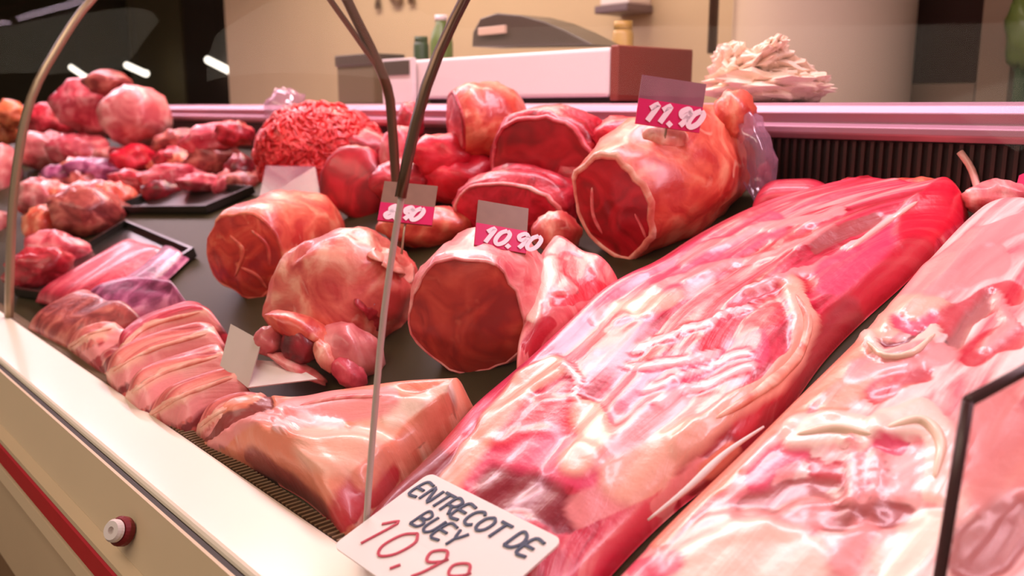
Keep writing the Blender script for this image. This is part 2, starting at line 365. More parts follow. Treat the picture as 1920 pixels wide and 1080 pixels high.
# round bolt on the bumper
kc = py(210, 1003, .262)
def disc(c, axis, r, h, nseg=24, hole=0):
    axis = axis.normalized(); a = axis.orthogonal().normalized(); b = axis.cross(a)
    rings = [(r, 0), (r, h * .6), (r * .82, h), (max(hole, .0001), h)] + ([(hole * .8, h * .3), (.0001, h * .3)] if hole else [])
    vs = []; fs = []
    for rr, hh in rings:
        for j in range(nseg):
            g = 2 * math.pi * j / nseg; vs.append(c + axis * hh + (a * math.cos(g) + b * math.sin(g)) * rr)
    for i in range(len(rings) - 1):
        for j in range(nseg): fs.append((i * nseg + j, i * nseg + (j + 1) % nseg, (i + 1) * nseg + (j + 1) % nseg, (i + 1) * nseg + j))
    return vs, fs
ax = Vector((.35, -.8, .45))
vs, fs = disc(kc + Vector((0, .012, 0)), ax, .0155, .010); obj('bolt_bracket', vs, fs, mat('red_dark', (120, 14, 24), .4), bump, smooth=False)
vs, fs = disc(kc + Vector((0, .012, 0)) + ax.normalized() * .011, ax, .0118, .007, hole=.004); obj('bolt_cap', vs, fs, M['white'], bump, smooth=False)
# air grille behind the rim
ag = prism('air_grille', [(.400, .944), (.420, .938), (.420, .90), (.400, .90)], X0, X1, M['dark'], ctr)
sm = None
for i in range(260):
    x = -.50 - i * .0085
    if sm is None:
        sm = box('slat', (x, .401, .940), (x + .003, .418, .9455), M['brownpillar'], ag); sm0 = wloc(sm)
    else:
        s = sm.copy(); C.objects.link(s); s.parent = ag; s.location = sm.location + Vector((x + .50, 0, 0))
# sloping deck
YB = 1.23
def dz(y): return .93 + math.tan(SL) * (y - .42)
prism('deck', [(.420, dz(.420)), (YB, dz(YB)), (YB, dz(YB) - .02), (.420, dz(.420) - .02)], X0, X1, M['steel'], ctr)
prism('counter_body', [(.306, .60), (.306, .89), (.42, .89), (YB, dz(YB) - .03), (1.60, 1.18), (1.60, 0), (.306 + .06, 0), (.366, .60)], X0, X1, M['panel'], ctr)
# rear air vent with slats
rv = prism('rear_vent', [(YB, dz(YB) - .02), (YB, 1.31), (YB + .03, 1.31), (YB + .03, dz(YB) - .02)], X0, X1, M['vent'], ctr)
sm = None
for i in range(110):
    x = .35 - i * .0135
    if sm is None: sm = box('vent_slat', (x, YB - .006, dz(YB)), (x + .005, YB + .002, 1.302), M['ventslat'], rv)
    else:
        s = sm.copy(); C.objects.link(s); s.parent = rv; s.location = sm.location + Vector((x - .35, 0, 0))
# steel ledge on top of the back, pink lamp reflection put into its colour
prism('rear_ledge', [(YB - .012, 1.304), (YB - .02, 1.312), (YB - .02, 1.322), (YB - .008, 1.327), (YB - .012, 1.341), (YB - .002, 1.352), (YB + .02, 1.356), (1.62, 1.356), (1.62, 1.31), (YB + .02, 1.304)], X0, X1, M['ledge'], ctr, bevel=.002)
# curved glass
GP = [(.400, .950), (.413, 1.06), (.434, 1.20), (.473, 1.35), (.529, 1.451), (.607, 1.555), (.72, 1.64), (.86, 1.69)]
prof = [Vector((0, y, z)) for y, z in GP]; prof = catmull(prof, 30)
def sheet(name, x0, x1, th, m, parent, i0=0, i1=30, **k):
    P = prof[i0:i1]; vs = []; fs = []; nn = len(P)
    for x in (x0, x1):
        for o in (0, th):
            for i, p in enumerate(P):
                t = P[min(i + 1, nn - 1)] - P[max(i - 1, 0)]; nrm = Vector((0, -t.z, t.y)).normalized()
                vs.append(Vector((x, p.y, p.z)) + nrm * o)
    for i in range(nn - 1):
        A, B, D, E = i, nn + i, 2 * nn + i, 3 * nn + i
        fs += [(A, A + 1, D + 1, D), (B, E, E + 1, B + 1), (A, B, B + 1, A + 1), (D, D + 1, E + 1, E)]
    fs += [(0, 2 * nn, 3 * nn, nn), (nn - 1, 2 * nn - 1, 4 * nn - 1, 3 * nn - 1)]
    return obj(name, vs, fs, m, parent, **k)
SX = [-1.93, -.657]
sheet('glass_panel', -5.9, SX[0] - .006, .006, M['glass'], ctr)
sheet('glass_panel', SX[0] + .006, SX[1] - .003, .006, M['glass'], ctr)
sheet('glass_panel', SX[1] + .003, .74, .006, M['glass'], ctr)
sheet('glass_post', SX[0] - .011, SX[0] + .011, .012, M['post'], ctr, label='pale curved post at the glass joint on the left')
sheet('seam_strip', SX[1] - .0012, SX[1] + .0012, .0055, M['seal'], ctr, 0, 12)  # one seam in two tones after its reflections: pale below, dark above
sheet('seam_upper', SX[1] - .0034, SX[1] + .0034, .0075, M['brownrod'], ctr, 10, 30, label='upper glass seam, its dark reflection built as a bronze strip')  # dark reflection on the upper seam, given its own brown strip
# steel arm holding the glass in the middle of the left panel
armp = [px_(738, 275, -1.3), px_(735, 235, -1.3), px_(728, 170, -1.3), px_(700, 100, -1.3), px_(670, 40, -1.3), px_(648, -5, -1.3), px_(600, -90, -1.3)]
base = armp[0]; tube('glass_arm', [Vector((-1.3, base.y + .01, dz(base.y) - .01))] + armp, .0085, M['brownrod'], ctr, n=26, label='curved bronze arm holding the glass')
tube('glass_arm_brace', [px_(712, 130, -1.3), px_(690, 100, -1.3), px_(655, 50, -1.3), px_(618, -2, -1.3), px_(580, -60, -1.3)], .005, M['brownrod'], ctr, n=14)
# glass divider near the camera on the right
dv = thing('glass_divider', 'low clear glass divider with dark edge trim at the lower right', 'divider', (-.2, .8, dz(.8)))
XD = -.2
A = px_(1738, 1140, XD); B = px_(1815, 752, XD); Cc = Vector((XD, 1.0, B.z + .012)); Dd = Vector((XD, 1.0, dz(1.0) + .002)); A2 = Vector((XD, A.y - .005, dz(A.y) + .002))
vs = []
for dx in (0, .004): vs += [p + Vector((dx, 0, 0)) for p in (A2, B, Cc, Dd)]
obj('pane', vs, [(0, 1, 2, 3), (7, 6, 5, 4), (0, 4, 5, 1), (1, 5, 6, 2), (2, 6, 7, 3), (3, 7, 4, 0)], M['divider'], dv, smooth=False)
M['dtrim'] = mat('divider_trim', (74, 38, 40), .35)
tube('edge_trim', [A2, B], .0038, M['dtrim'], dv, n=4); tube('edge_trim', [B, Cc], .0038, M['dtrim'], dv, n=4)

# lamps above the counter (tubes in fixtures over the back ledge)
M['tube'] = emit('lamp_tube', (1, .86, .92), 6.0)
for i in range(6):
    x = .2 - i * 1.35
    lt = thing('counter_lamp', 'pink fluorescent lamp over the counter, %s from the camera' % ('nearest', 'second', 'third', 'fourth', 'fifth', 'farthest')[i], 'lamp', (x, 1.12, 2.12), group='lamps over the counter')
    box('housing', (x - .6, 1.06, 2.13), (x + .6, 1.18, 2.17), M['white'], lt)
    tube('lamp_tube', [Vector((x - .58, 1.12, 2.115)), Vector((x + .58, 1.12, 2.115))], .012, M['tube'], lt, n=2)
    tube('hanger', [Vector((x - .5, 1.12, 2.17)), Vector((x - .5, 1.12, 3.0))], .004, M['post'], lt, n=2)
    tube('hanger', [Vector((x + .5, 1.12, 2.17)), Vector((x + .5, 1.12, 3.0))], .004, M['post'], lt, n=2)
    area('lamp_light', (x, 1.12, 2.095), 1.15, .10, LAMP_POWER, LAMP_COL, parent=lt)

# ------------------------------------------------------------------ meat builders
def topx(P):
    v = P - CAM; z = v.dot(FWD); return 960 + FPX * v.dot(RGT) / z, 540 - FPX * v.dot(UPV) / z
def polyd(X, Y, P):
    d = 1e9
    for (x0, y0), (x1, y1) in zip(P, P[1:]):
        dx, dy = x1 - x0, y1 - y0; t = ((X - x0) * dx + (Y - y0) * dy) / (dx * dx + dy * dy + 1e-9); t = 0 if t < 0 else 1 if t > 1 else t
        e = math.hypot(X - x0 - t * dx, Y - y0 - t * dy)
        if e < d: d = e
    return d
TISSUE = {'fat': (244, 188, 158), 'fatpink': (240, 156, 146), 'red': (196, 18, 44), 'dark': (120, 12, 26), 'pink': (226, 72, 100), 'bright': (226, 28, 52), 'bone': (248, 218, 198), 'tendon': (250, 204, 200), 'brown': (164, 84, 70), 'peach': (238, 150, 112), 'deep': (150, 10, 28)}  # bone and tendon tones also paint glare, dark and deep also shaded gaps
def AN(*rows):
    out = []
    for k, wp, h, P in rows: out.append((P, wp, deep(TISSUE[k])[:3], h))
    return out
def ribbon(name, L, R, T, m, label=None, cat=None, parent=None, w0=.002, wm=None, nl=60, nw=22, amp=.012, freq=9, pe=4.0, group=None, endr=.04, stretch=3.4, ridge=None, kind=None, anat=(), hs=1.0):
    """slab whose two long edges run along the pixel lines L and R on the deck"""
    wm = T * .5 + w0 if wm is None else wm
    def dk(P): return [Vector((*decku(pdeck(x, y, wm)), 0)) for x, y in P]
    A = catmull(dk(L), nl); B = catmull(dk(R), nl)
    ln = sum((A[i + 1] - A[i]).length for i in range(nl - 1)); sd = random.random() * 40
    vs = []; uvs = []; s = 0; cols = []
    for i in range(nl):
        if i: s += ((A[i] + B[i]) / 2 - (A[i - 1] + B[i - 1]) / 2).length
        wd = (B[i] - A[i]).length
        tot = max(ln, .01); e = min(s, abs(ln - s) if i < nl - 1 else 0)
        er = 1 - (1 - min(e / endr, 1)) ** 2; er = math.sqrt(max(er, 0))
        for j in range(nw):
            t = .5 - .5 * math.cos(math.pi * j / (nw - 1)); p = A[i].lerp(B[i], t)
            pr = (max(0, 1 - abs(2 * t - 1) ** pe)) ** .5
            h = T * pr * (.25 + .75 * er)
            hn = amp * (noise.noise(Vector((s * freq / stretch + sd, t * wd * freq, sd))) + .6 * noise.noise(Vector((s * freq * 2.2 / stretch, t * wd * freq * 2.4, sd + 9))))
            if ridge: hn += ridge(s / tot, t)
            h += hn * pr * er
            cc = (0, 0, 0, 0)
            if anat:
                X, Y = topx(deckp(p.x, p.y, w0 + max(h, 0)))
                jx = 9 * noise.noise(Vector((X * .02, Y * .02, sd))); X += jx; Y += 9 * noise.noise(Vector((X * .02, Y * .02, sd + 5)))
                wt = 0; acc = [0, 0, 0]
                for poly, wp, colr, hh in anat:
                    f = max(0, 1.25 - polyd(X, Y, poly) / (wp * .5))
                    if f <= 0: continue
                    f = min(f / .5, 1); f = f * f * (3 - 2 * f)
                    h += hh * f * pr * hs
                    acc = [acc[q] * (1 - f) + colr[q] * f for q in range(3)]; wt = wt + (1 - wt) * f
                if wt > 0: cc = (acc[0] / wt, acc[1] / wt, acc[2] / wt, wt)
            cols.append(cc)
            q = deckp(p.x, p.y, w0 + max(h, 0)); vs.append(q); uvs.append((s, t * wd))
    nt = nl * nw
    for i in range(nl):
        for j in range(nw):
            t = .5 - .5 * math.cos(math.pi * j / (nw - 1)); p = A[i].lerp(B[i], t); vs.append(deckp(p.x, p.y, w0)); uvs.append(uvs[i * nw + j])
    fs = []
    for i in range(nl - 1):
        for j in range(nw - 1):
            a = i * nw + j; fs.append((a, a + 1, a + nw + 1, a + nw)); b = nt + a; fs.append((b, b + nw, b + nw + 1, b + 1))
    for i in range(nl - 1):
        a = i * nw; fs.append((a, a + nw, nt + a + nw, nt + a)); a = i * nw + nw - 1; fs.append((a, nt + a, nt + a + nw, a + nw))
    for j in range(nw - 1):
        fs.append((j, nt + j, nt + j + 1, j + 1)); a = (nl - 1) * nw + j; fs.append((a, a + 1, nt + a + 1, nt + a))
    o = obj(name, vs, fs, m, parent, uvs=uvs, label=label, cat=cat, group=group, kind=kind)
    if True:
        at = o.data.color_attributes.new('anatomy', 'FLOAT_COLOR', 'POINT')
        for i, cc in enumerate(cols): at.data[i].color = cc; at.data[nt + i].color = cc
    # consistent orientation
    import bmesh
    bm = bmesh.new(); bm.from_mesh(o.data); bmesh.ops.recalc_face_normals(bm, faces=bm.faces); bm.to_mesh(o.data); bm.free()
    BV[o.name] = BVHTree.FromPolygons(vs, fs)
    return o
def hit(o, x, y):
    r = BV[o.name].ray_cast(CAM, ray(x, y))
    return (r[0], r[1] if r[1].dot(ray(x, y)) < 0 else -r[1]) if r[0] is not None else (None, None)
def strip(name, host, P, wpx, h, m, parent=None, n=None, label=None, sink=.35, taper=.25, wob=.15, kind=None):
    """a strand draped over the surface of `host` along pixel line P"""
    n = n or max(8, int(len(P) * 7))
    C2 = catmull([Vector((x, y, 0)) for x, y in P], n); pts = []; nr = []
    for c in C2:
        p, q = hit(host, c.x, c.y)
        if p is None: continue
        pts.append(p); nr.append(EN.lerp(q, .5).normalized())
    n = len(pts)
    if n < 3: return None
    seg = 9; vs = []; uvs = []; fs = []; sd = random.random() * 30; s = 0
    for i in range(n):
        t = (pts[min(i + 1, n - 1)] - pts[max(i - 1, 0)]).normalized(); nn = nr[i]; sdv = nn.cross(t).normalized()
        if i: s += (pts[i] - pts[i - 1]).length
        f = i / (n - 1); e = min(f, 1 - f) / taper; e = math.sqrt(max(0, 1 - (1 - min(e, 1)) ** 2)) * .92 + .08
        wv = wpx * depth(pts[i]) / FPX * .5 * e * (1 + wob * 2 * noise.noise(Vector((s * 30, sd, 0))))
        hv = h * e * (1 + wob * 2 * noise.noise(Vector((s * 40, sd, 4))))
        for j in range(seg):
            g = 2 * math.pi * j / seg
            vs.append(pts[i] + sdv * math.cos(g) * wv + nn * (math.sin(g) * hv - h * sink * .5)); uvs.append((s, j * .005))
    for i in range(n - 1):
        for j in range(seg): fs.append((i * seg + j, i * seg + (j + 1) % seg, (i + 1) * seg + (j + 1) % seg, (i + 1) * seg + j))
    fs += [tuple(range(seg))[::-1], tuple(range((n - 1) * seg, n * seg))]
    return obj(name, vs, fs, m, parent if parent else host, uvs=uvs, label=label, kind=kind)
def roast(name, label, x, y, rpx, axis, length, mface, mfat, base=None, Y=None, sq=(1, 1), tail=.55, mrim=None, rim=.10, prof=None, tilt=0, cat='meat', dome=.12, dep=None, amp=.13, lift=0):
    """a rolled joint: cut face at pixel x,y of radius rpx, body running along `axis`"""
    if dep is None: dep = depth(py(x, y, Y)) if Y else depth(pdeck(x, base if base else y + rpx, lift))
    c = pdist(x, y, dep); r = rpx * dep / FPX
    ax = Vector(axis).normalized(); side = ax.cross(Vector((0, 0, 1))).normalized(); up = side.cross(ax)
    t = math.radians(tilt); side, up = side * math.cos(t) + up * math.sin(t), up * math.cos(t) - side * math.sin(t)
    root = thing(name, label, cat, c - Vector((0, 0, r)))
    prof = prof or [(0, .97), (.06, 1.03), (.3, 1.09), (.6, 1.0), (.82, tail + .2), (.95, tail * .7), (1, .05)]
    nu = 36; nl = 26; sd = random.random() * 40
    pc = catmull([Vector((a, b, 0)) for a, b in prof], nl)
    vs = []; fs = []
    for i in range(nl):
        for j in range(nu):
            g = 2 * math.pi * j / nu
            k = 1 + amp * noise.noise(Vector((math.cos(g) * 1.5, math.sin(g) * 1.5, pc[i].x * 4 + sd))) + amp * .5 * noise.noise(Vector((math.cos(g) * 4, math.sin(g) * 4, pc[i].x * 9 + sd)))
            vs.append(c + ax * pc[i].x * length + (side * math.cos(g) * sq[0] + up * math.sin(g) * sq[1]) * r * pc[i].y * k)
    for i in range(nl - 1):
        for j in range(nu): fs.append((i * nu + j, (i + 1) * nu + j, (i + 1) * nu + (j + 1) % nu, i * nu + (j + 1) % nu))
    fs.append(tuple(range((nl - 1) * nu, nl * nu)))
    body = obj('fat_cover', vs, fs, mfat, root); BV[body.name] = BVHTree.FromPolygons(vs, fs)
    ring = vs[:nu]
    # rim ring and face
    rv_ = []; ff = []
    lv = [(1.0, .004), (1.0, -.002), (1 - rim * .5, -.007), (1 - rim, -.006), (1 - rim, .01)]
    for k, o_ in lv:
        for j in range(nu): rv_.append(c + (ring[j] - c) * k + ax * o_ * (r / .1))
    for i in range(len(lv) - 1):
        for j in range(nu): ff.append((i * nu + j, (i + 1) * nu + j, (i + 1) * nu + (j + 1) % nu, i * nu + (j + 1) % nu))
    obj('fat_rim', rv_, ff, mrim or mfat, root)
    fv = []; ff = []; K = 9
    for i in range(K):
        q = (1 - rim * .8) * (1 - i / K)
        for j in range(nu):
            k = 1 if i == 0 else 1 + .05 * noise.noise(Vector((math.cos(2 * math.pi * j / nu) * 2, math.sin(2 * math.pi * j / nu) * 2, i + sd)))
            fv.append(c + (ring[j] - c) * q * k - ax * (dome * r * (1 - q * q) + .003 * (r / .1) + .03 * r * noise.noise(Vector((math.cos(2 * math.pi * j / nu) * 3 * q, math.sin(2 * math.pi * j / nu) * 3 * q, sd)))))
    fv.append(c - ax * dome * r)
    for i in range(K - 1):
        for j in range(nu): ff.append((i * nu + j, (i + 1) * nu + j, (i + 1) * nu + (j + 1) % nu, i * nu + (j + 1) % nu))
    for j in range(nu): ff.append(((K - 1) * nu + j, len(fv) - 1, (K - 1) * nu + (j + 1) % nu))
    face = obj('cut_face', fv, ff, mface, root); BV[face.name] = BVHTree.FromPolygons(fv, ff)
    return root, body, face

# ------------------------------------------------------------------ the big slabs
# centre slab
cs = ribbon('beef_rib_slab',
    [(640, 1040), (700, 950), (790, 868), (880, 775), (970, 700), (1030, 640), (1110, 560), (1200, 505), (1290, 450), (1400, 400), (1500, 372), (1560, 360)],
    [(1010, 1180), (1150, 1020), (1255, 920), (1350, 850), (1420, 790), (1480, 720), (1540, 640), (1610, 570), (1690, 500), (1750, 445), (1800, 400), (1815, 372)],
    .05, M['beef'], 'long red and pink beef slab under the handwritten white price card', 'meat', nl=210, nw=80, amp=.013, freq=15, pe=5, hs=.45, stretch=7,
    anat=AN(
        ('dark', 110, -.002, [(700, 980), (780, 890), (850, 815)]), ('red', 60, 0, [(850, 820), (930, 750)]), ('pink', 60, .002, [(890, 790), (960, 730)]),
        ('pink', 120, .004, [(1010, 665), (1090, 615), (1190, 560)]), ('fatpink', 50, .003, [(1130, 600), (1240, 560), (1320, 520)]), ('fat', 40, .003, [(1160, 590), (1260, 560)]),
        ('bright', 44, .002, [(1120, 640), (1170, 610)]), ('pink', 90, .004, [(900, 880), (1010, 850), (1100, 880)]), ('bright', 70, .004, [(930, 810), (1000, 780), (1060, 780)]),
        ('fat', 46, .008, [(1040, 690), (985, 720), (930, 790), (880, 860), (845, 905)]), ('dark', 80, -.004, [(930, 920), (1000, 925), (1050, 960)]), ('fatpink', 60, .002, [(1090, 960), (1150, 930)]),
        ('fatpink', 70, .002, [(1130, 850), (1220, 800), (1340, 770)]), ('fat', 60, .006, [(1080, 870), (1120, 820), (1100, 780)]), ('fat', 90, .004, [(1170, 900), (1230, 870), (1300, 830)]),
        ('pink', 90, .002, [(1190, 730), (1290, 690), (1400, 650)]), ('bright', 46, .002, [(1320, 650), (1400, 612), (1450, 590)]), ('tendon', 12, .005, [(1190, 660), (1280, 620), (1370, 585), (1480, 550)]),
        ('tendon', 16, .004, [(1180, 690), (1260, 680), (1340, 665)]), ('tendon', 16, .006, [(1060, 690), (1085, 720), (1075, 750)]), ('tendon', 14, .004, [(1230, 755), (1320, 725), (1410, 685)]), ('tendon', 12, .004, [(1210, 735), (1300, 700), (1400, 660)]),  # pale tendon streaks right of centre paint the streaky lamp glare
        ('pink', 70, .002, [(1250, 520), (1340, 470), (1450, 430)]), ('red', 22, -.004, [(1370, 500), (1450, 465), (1520, 435)]), ('fatpink', 18, .004, [(1280, 490), (1380, 445), (1480, 420), (1580, 400)]), ('fatpink', 16, .004, [(1230, 545), (1330, 505), (1440, 480), (1560, 430)]),
        ('brown', 30, -.003, [(1530, 460), (1590, 430), (1640, 410)]), ('fatpink', 16, .004, [(1400, 545), (1500, 510), (1600, 470)]), ('pink', 70, .002, [(1560, 520), (1630, 480), (1690, 440)]), ('red', 30, -.003, [(1420, 560), (1520, 530)]),
        ('tendon', 14, .006, [(1590, 470), (1650, 425), (1720, 378)]), ('bright', 90, .010, [(1720, 430), (1760, 390), (1790, 370)]), ('red', 60, -.002, [(1500, 690), (1560, 610), (1640, 540), (1720, 470)]),
        ('deep', 66, -.014, [(1300, 900), (1380, 830), (1450, 770), (1520, 680), (1590, 590)]), ('red', 30, .004, [(1390, 800), (1440, 740), (1480, 690)]), ('fatpink', 40, .004, [(1240, 950), (1320, 870)]),  # deep stroke: dark red flesh plus painted shade of the gap between slabs
        ('fat', 44, .012, [(1488, 545), (1512, 600), (1492, 670), (1430, 730), (1340, 790), (1280, 840)]), ('peach', 36, .006, [(1330, 880), (1370, 840)])))
strip('tendon', cs, [(1585, 472), (1650, 425), (1722, 376)], 9, .003, M['tendon'])
strip('rib_edge', cs, [(1490, 548), (1514, 600), (1494, 668), (1430, 728), (1340, 786)], 22, .006, M['fat'], taper=.5)

# right slab
rs = ribbon('pork_rib_slab',
    [(1060, 1180), (1150, 1085), (1290, 940), (1430, 805), (1550, 690), (1640, 600), (1720, 515), (1790, 445), (1850, 400)],
    [(1800, 1500), (1950, 1300), (2060, 1080), (2110, 900), (2120, 760), (2110, 650), (2090, 560), (2060, 480), (2010, 410)],
    .055, M['beefpale'], 'pale pink rib slab filling the lower right of the counter', 'meat', nl=190, nw=90, amp=.010, freq=14, pe=7, hs=.5, stretch=6,
    anat=AN(
        ('peach', 40, .004, [(1230, 1010), (1330, 915), (1450, 810), (1560, 705), (1650, 615)]), ('fatpink', 40, .006, [(1660, 600), (1740, 520), (1830, 450), (1915, 425)]), ('peach', 60, .004, [(1560, 760), (1620, 720), (1690, 700)]),
        ('fatpink', 70, .003, [(1690, 550), (1780, 510), (1860, 490)]), ('fat', 50, .003, [(1650, 620), (1700, 580), (1760, 590)]), ('red', 36, -.003, [(1640, 745), (1680, 715), (1725, 700)]), ('red', 46, -.003, [(1780, 600), (1840, 570), (1900, 545)]),
        ('red', 50, -.003, [(1820, 665), (1860, 640), (1900, 630)]), ('pink', 24, -.004, [(1680, 605), (1720, 612), (1750, 598)]), ('brown', 30, -.008, [(1790, 640), (1820, 590), (1860, 560)]), ('fatpink', 24, .006, [(1870, 560), (1900, 610), (1850, 650)]),
        ('bone', 24, .010, [(1622, 638), (1660, 668), (1710, 662), (1757, 622)]), ('dark', 9, -.004, [(1650, 640), (1700, 640), (1740, 612)]), ('fatpink', 40, .002, [(1600, 700), (1680, 680), (1780, 660)]),
        ('pink', 46, 0, [(1420, 905), (1445, 860), (1500, 840)]), ('tendon', 12, .004, [(1400, 880), (1440, 840), (1480, 810)]), ('bone', 60, .008, [(1490, 815), (1560, 805), (1640, 815)]), ('red', 40, -.003, [(1530, 870), (1545, 905), (1570, 880)]),  # wide bone stroke whitens the slab where lamp glare falls
        ('bone', 60, .010, [(1660, 800), (1730, 785), (1770, 830), (1755, 920)]), ('pink', 30, -.004, [(1650, 836), (1690, 838)]), ('fatpink', 30, .007, [(1600, 960), (1605, 880), (1600, 840)]), ('fatpink', 30, .007, [(1640, 960), (1650, 890), (1645, 860)]),  # bone stroke carries the painted white glare further right
        ('brown', 50, -.006, [(1400, 955), (1470, 925), (1560, 915)]), ('brown', 50, -.006, [(1550, 970), (1640, 965), (1700, 965)]), ('fatpink', 60, .003, [(1240, 1060), (1330, 1000), (1420, 980)]), ('fatpink', 60, .003, [(1470, 985), (1530, 960)]),
        ('bone', 120, .004, [(1300, 1080), (1420, 1030), (1500, 1060)]), ('pink', 50, 0, [(1200, 1075), (1260, 1060)]), ('fatpink', 60, .003, [(1580, 1060), (1620, 1000)]), ('bone', 90, .003, [(1680, 1060), (1740, 1000)]),  # broad bone strokes paint the near-white highlights at the front
        ('fatpink', 150, .002, [(1860, 800), (1880, 900)]), ('brown', 110, -.004, [(1830, 1040), (1900, 980)])))
strip('rib_bone', rs, [(1624, 640), (1660, 667), (1710, 661), (1755, 624)], 14, .004, M['bone'], taper=.5)
strip('rib_bone', rs, [(1662, 800), (1728, 788), (1764, 830), (1752, 900)], 26, .006, M['bone'], taper=.6)  # pale strand laid over the painted glare, stands in for a highlight
strip('rib_bone', rs, [(1492, 815), (1560, 803), (1638, 814)], 24, .006, M['bone'], taper=.6)  # another pale strand standing in for the white glare
# white plastic edge along the right slab
pe_ = [(1215, 975), (1290, 915), (1360, 850), (1432, 800)]
tube('plastic_liner', [pdeck(x, y, .05) for x, y in pe_], .0032, M['white'], label='thin white plastic liner edge between the two big slabs', cat='liner', n=18, rs=[.3, 1, 1, .3])

# red pieces at the back right
rb = ribbon('beef_piece', [(1400, 400), (1470, 392), (1560, 390)], [(1420, 365), (1490, 358), (1560, 352)], .05, M['chopred'], 'flat dark red cut in front of the rear vent', 'meat', nl=24, nw=12)
lump('beef_piece', 1605, 358, 50, 24, M['redmeat'], 'bright red lump at the back beside the long slab', 'meat', base=400, tilt=5, amp=.3, freq=1.4)
lump('beef_piece', 1720, 356, 75, 24, M['hamorange'], 'orange pink fatty lump behind the red end of the slab', 'meat', base=392, amp=.2, freq=1.4)
lump('beef_piece', 1870, 372, 62, 34, M['fatpink'], 'pink fatty lump at the back right under the skewer', 'meat', base=410, amp=.2, freq=1.4)
tube('tag_skewer', [pdist(1838, 372, 1.16), pdist(1822, 318, 1.17), pdist(1800, 285, 1.18)], .0048, M['tendon'], label='pale skewer standing in the meat at the back right', cat='skewer', n=8)
q = [pdist(1893, 400, 1.12), pdist(1945, 395, 1.10), pdist(1945, 315, 1.10), pdist(1912, 330, 1.12)]
plate('price_tag', q, .003, M['magenta'], label='magenta price tag cut by the right edge', cat='tag')

# ------------------------------------------------------------------ rolled joints and hams
r3, b3, f3 = roast('ham_joint', 'large ham with round brownish red cut face at the centre', 878, 592, 120, (-.56, .80, .10), .22, M['cutbrown'], M['fatpink'], base=712, mrim=M['fatpink'], rim=.05, dome=.26, sq=(1.0, 1.0))
r1, b1, f1 = roast('ham_joint', 'ham with orange red cut face left of the centre, above the bare deck', 460, 478, 88, (-.50, .86, .08), .30, M['cutorange'], M['hamorange'], base=568, mrim=M['hamorange'], rim=.08, dome=.25, sq=(1, .98))
r2 = lump('ham_joint', 652, 552, 146, 122, M['hamfat'], 'pink fatty ham body between the two cut hams', 'meat', base=625, tilt=14, amp=.17, freq=1.0, nu=40, nv=28, rz=.10)
strip('muscle', r2, [(665, 560), (700, 585), (715, 620)], 40, .002, M['redmeat'], taper=.5)
strip('muscle', r2, [(590, 600), (640, 625), (690, 640)], 26, .002, M['redmeat'], taper=.5)
strip('fat_strip', r2, [(690, 470), (740, 490), (770, 530)], 60, .003, M['fat'], taper=.5)
r4, b4, f4 = roast('netted_ham', 'big netted ham with dark red cut face below the magenta tag', 1150, 388, 105, (.0, .92, .30), .25, M['cutred'], M['hamorange'], base=505, mrim=M['fat'], rim=.12, dome=.06, sq=(.98, 1.0), tail=.75,
    prof=[(0, 1), (.1, 1.08), (.4, 1.22), (.7, 1.2), (.9, .95), (.98, .6), (1, .1)])
for Pp in ([(430, 440), (455, 470), (440, 520)], [(470, 430), (500, 460), (505, 500)], [(450, 500), (480, 515), (500, 540)]):
    strip('fat_streak', f1, Pp, 9, .003, M['hamorange'], parent=f1, taper=.5)
strip('fat_streak', f4, [(1110, 350), (1112, 400), (1130, 440)], 9, .004, M['fatpink'], parent=f4)
strip('fat_streak', f4, [(1190, 400), (1205, 430), (1215, 460)], 7, .004, M['fatpink'], parent=f4)
# slab of fat with red piece right of the big ham
fr = ribbon('fat_slab', [(960, 700), (985, 600), (1000, 520), (1030, 475)], [(1010, 645), (1060, 610), (1130, 560), (1165, 525)], .06, M['fatpaint'], 'pale fat slab with a red patch right of the big ham', 'meat', nl=60, nw=30, amp=.014, anat=AN(('bright', 40, -.002, [(1065, 492), (1100, 520)]), ('bright', 22, -.004, [(1045, 560), (1090, 550), (1125, 538)]), ('bone', 40, .004, [(995, 590), (1010, 540), (1030, 500)]), ('red', 30, -.003, [(990, 650), (1030, 600)])))

# second row, back
roast('beef_round', 'dark red beef round with a pale rim at the back', 1015, 312, 118, (-.25, .95, .15), .12, M['cutred'], M['redmeat'], Y=1.06, mrim=M['pinkmeat'], rim=.08, sq=(1.08, .82), dome=.1)
roast('beef_round', 'bright red flat beef round behind the middle price tag', 955, 402, 108, (-.25, .92, .3), .10, M['muscle'], M['redmeat'], Y=.99, mrim=M['fatpink'], rim=.07, sq=(1.15, .66), dome=.12)
roast('beef_roll', 'pink and orange rolled joint under the white appliance', 856, 232, 70, (.45, .85, .1), .14, M['pinkmeat'], M['hamorange'], Y=1.08, mrim=M['redmeat'], rim=.14, sq=(1.25, .95), dome=.2)
lump('beef_piece', 672, 345, 74, 66, M['cutred'], 'dark red slice standing left of the small price tag', 'meat', Y=.985, tilt=-40, amp=.12, rz=.03)
lump('beef_piece', 835, 295, 60, 46, M['musclebright'], 'bright red chunk behind the glass seam', 'meat', Y=1.05, amp=.25)
lump('beef_piece', 752, 288, 42, 52, M['pinkmeat'], 'pink chunk right of the minced meat', 'meat', Y=1.06, amp=.2)
lump('beef_piece', 1170, 262, 60, 44, M['musclebright'], 'bright red chunk left below the magenta tag', 'meat', Y=1.13, amp=.2)
lump('beef_piece', 770, 232, 26, 40, M['redmeat'], 'small dark red piece between the bronze arm and the seam', 'meat', Y=1.15, amp=.25)
lump('bone_end', 1243, 262, 46, 32, M['fat'], 'cream knob of bone and fat right under the magenta tag', 'meat', Y=1.02, amp=.15)
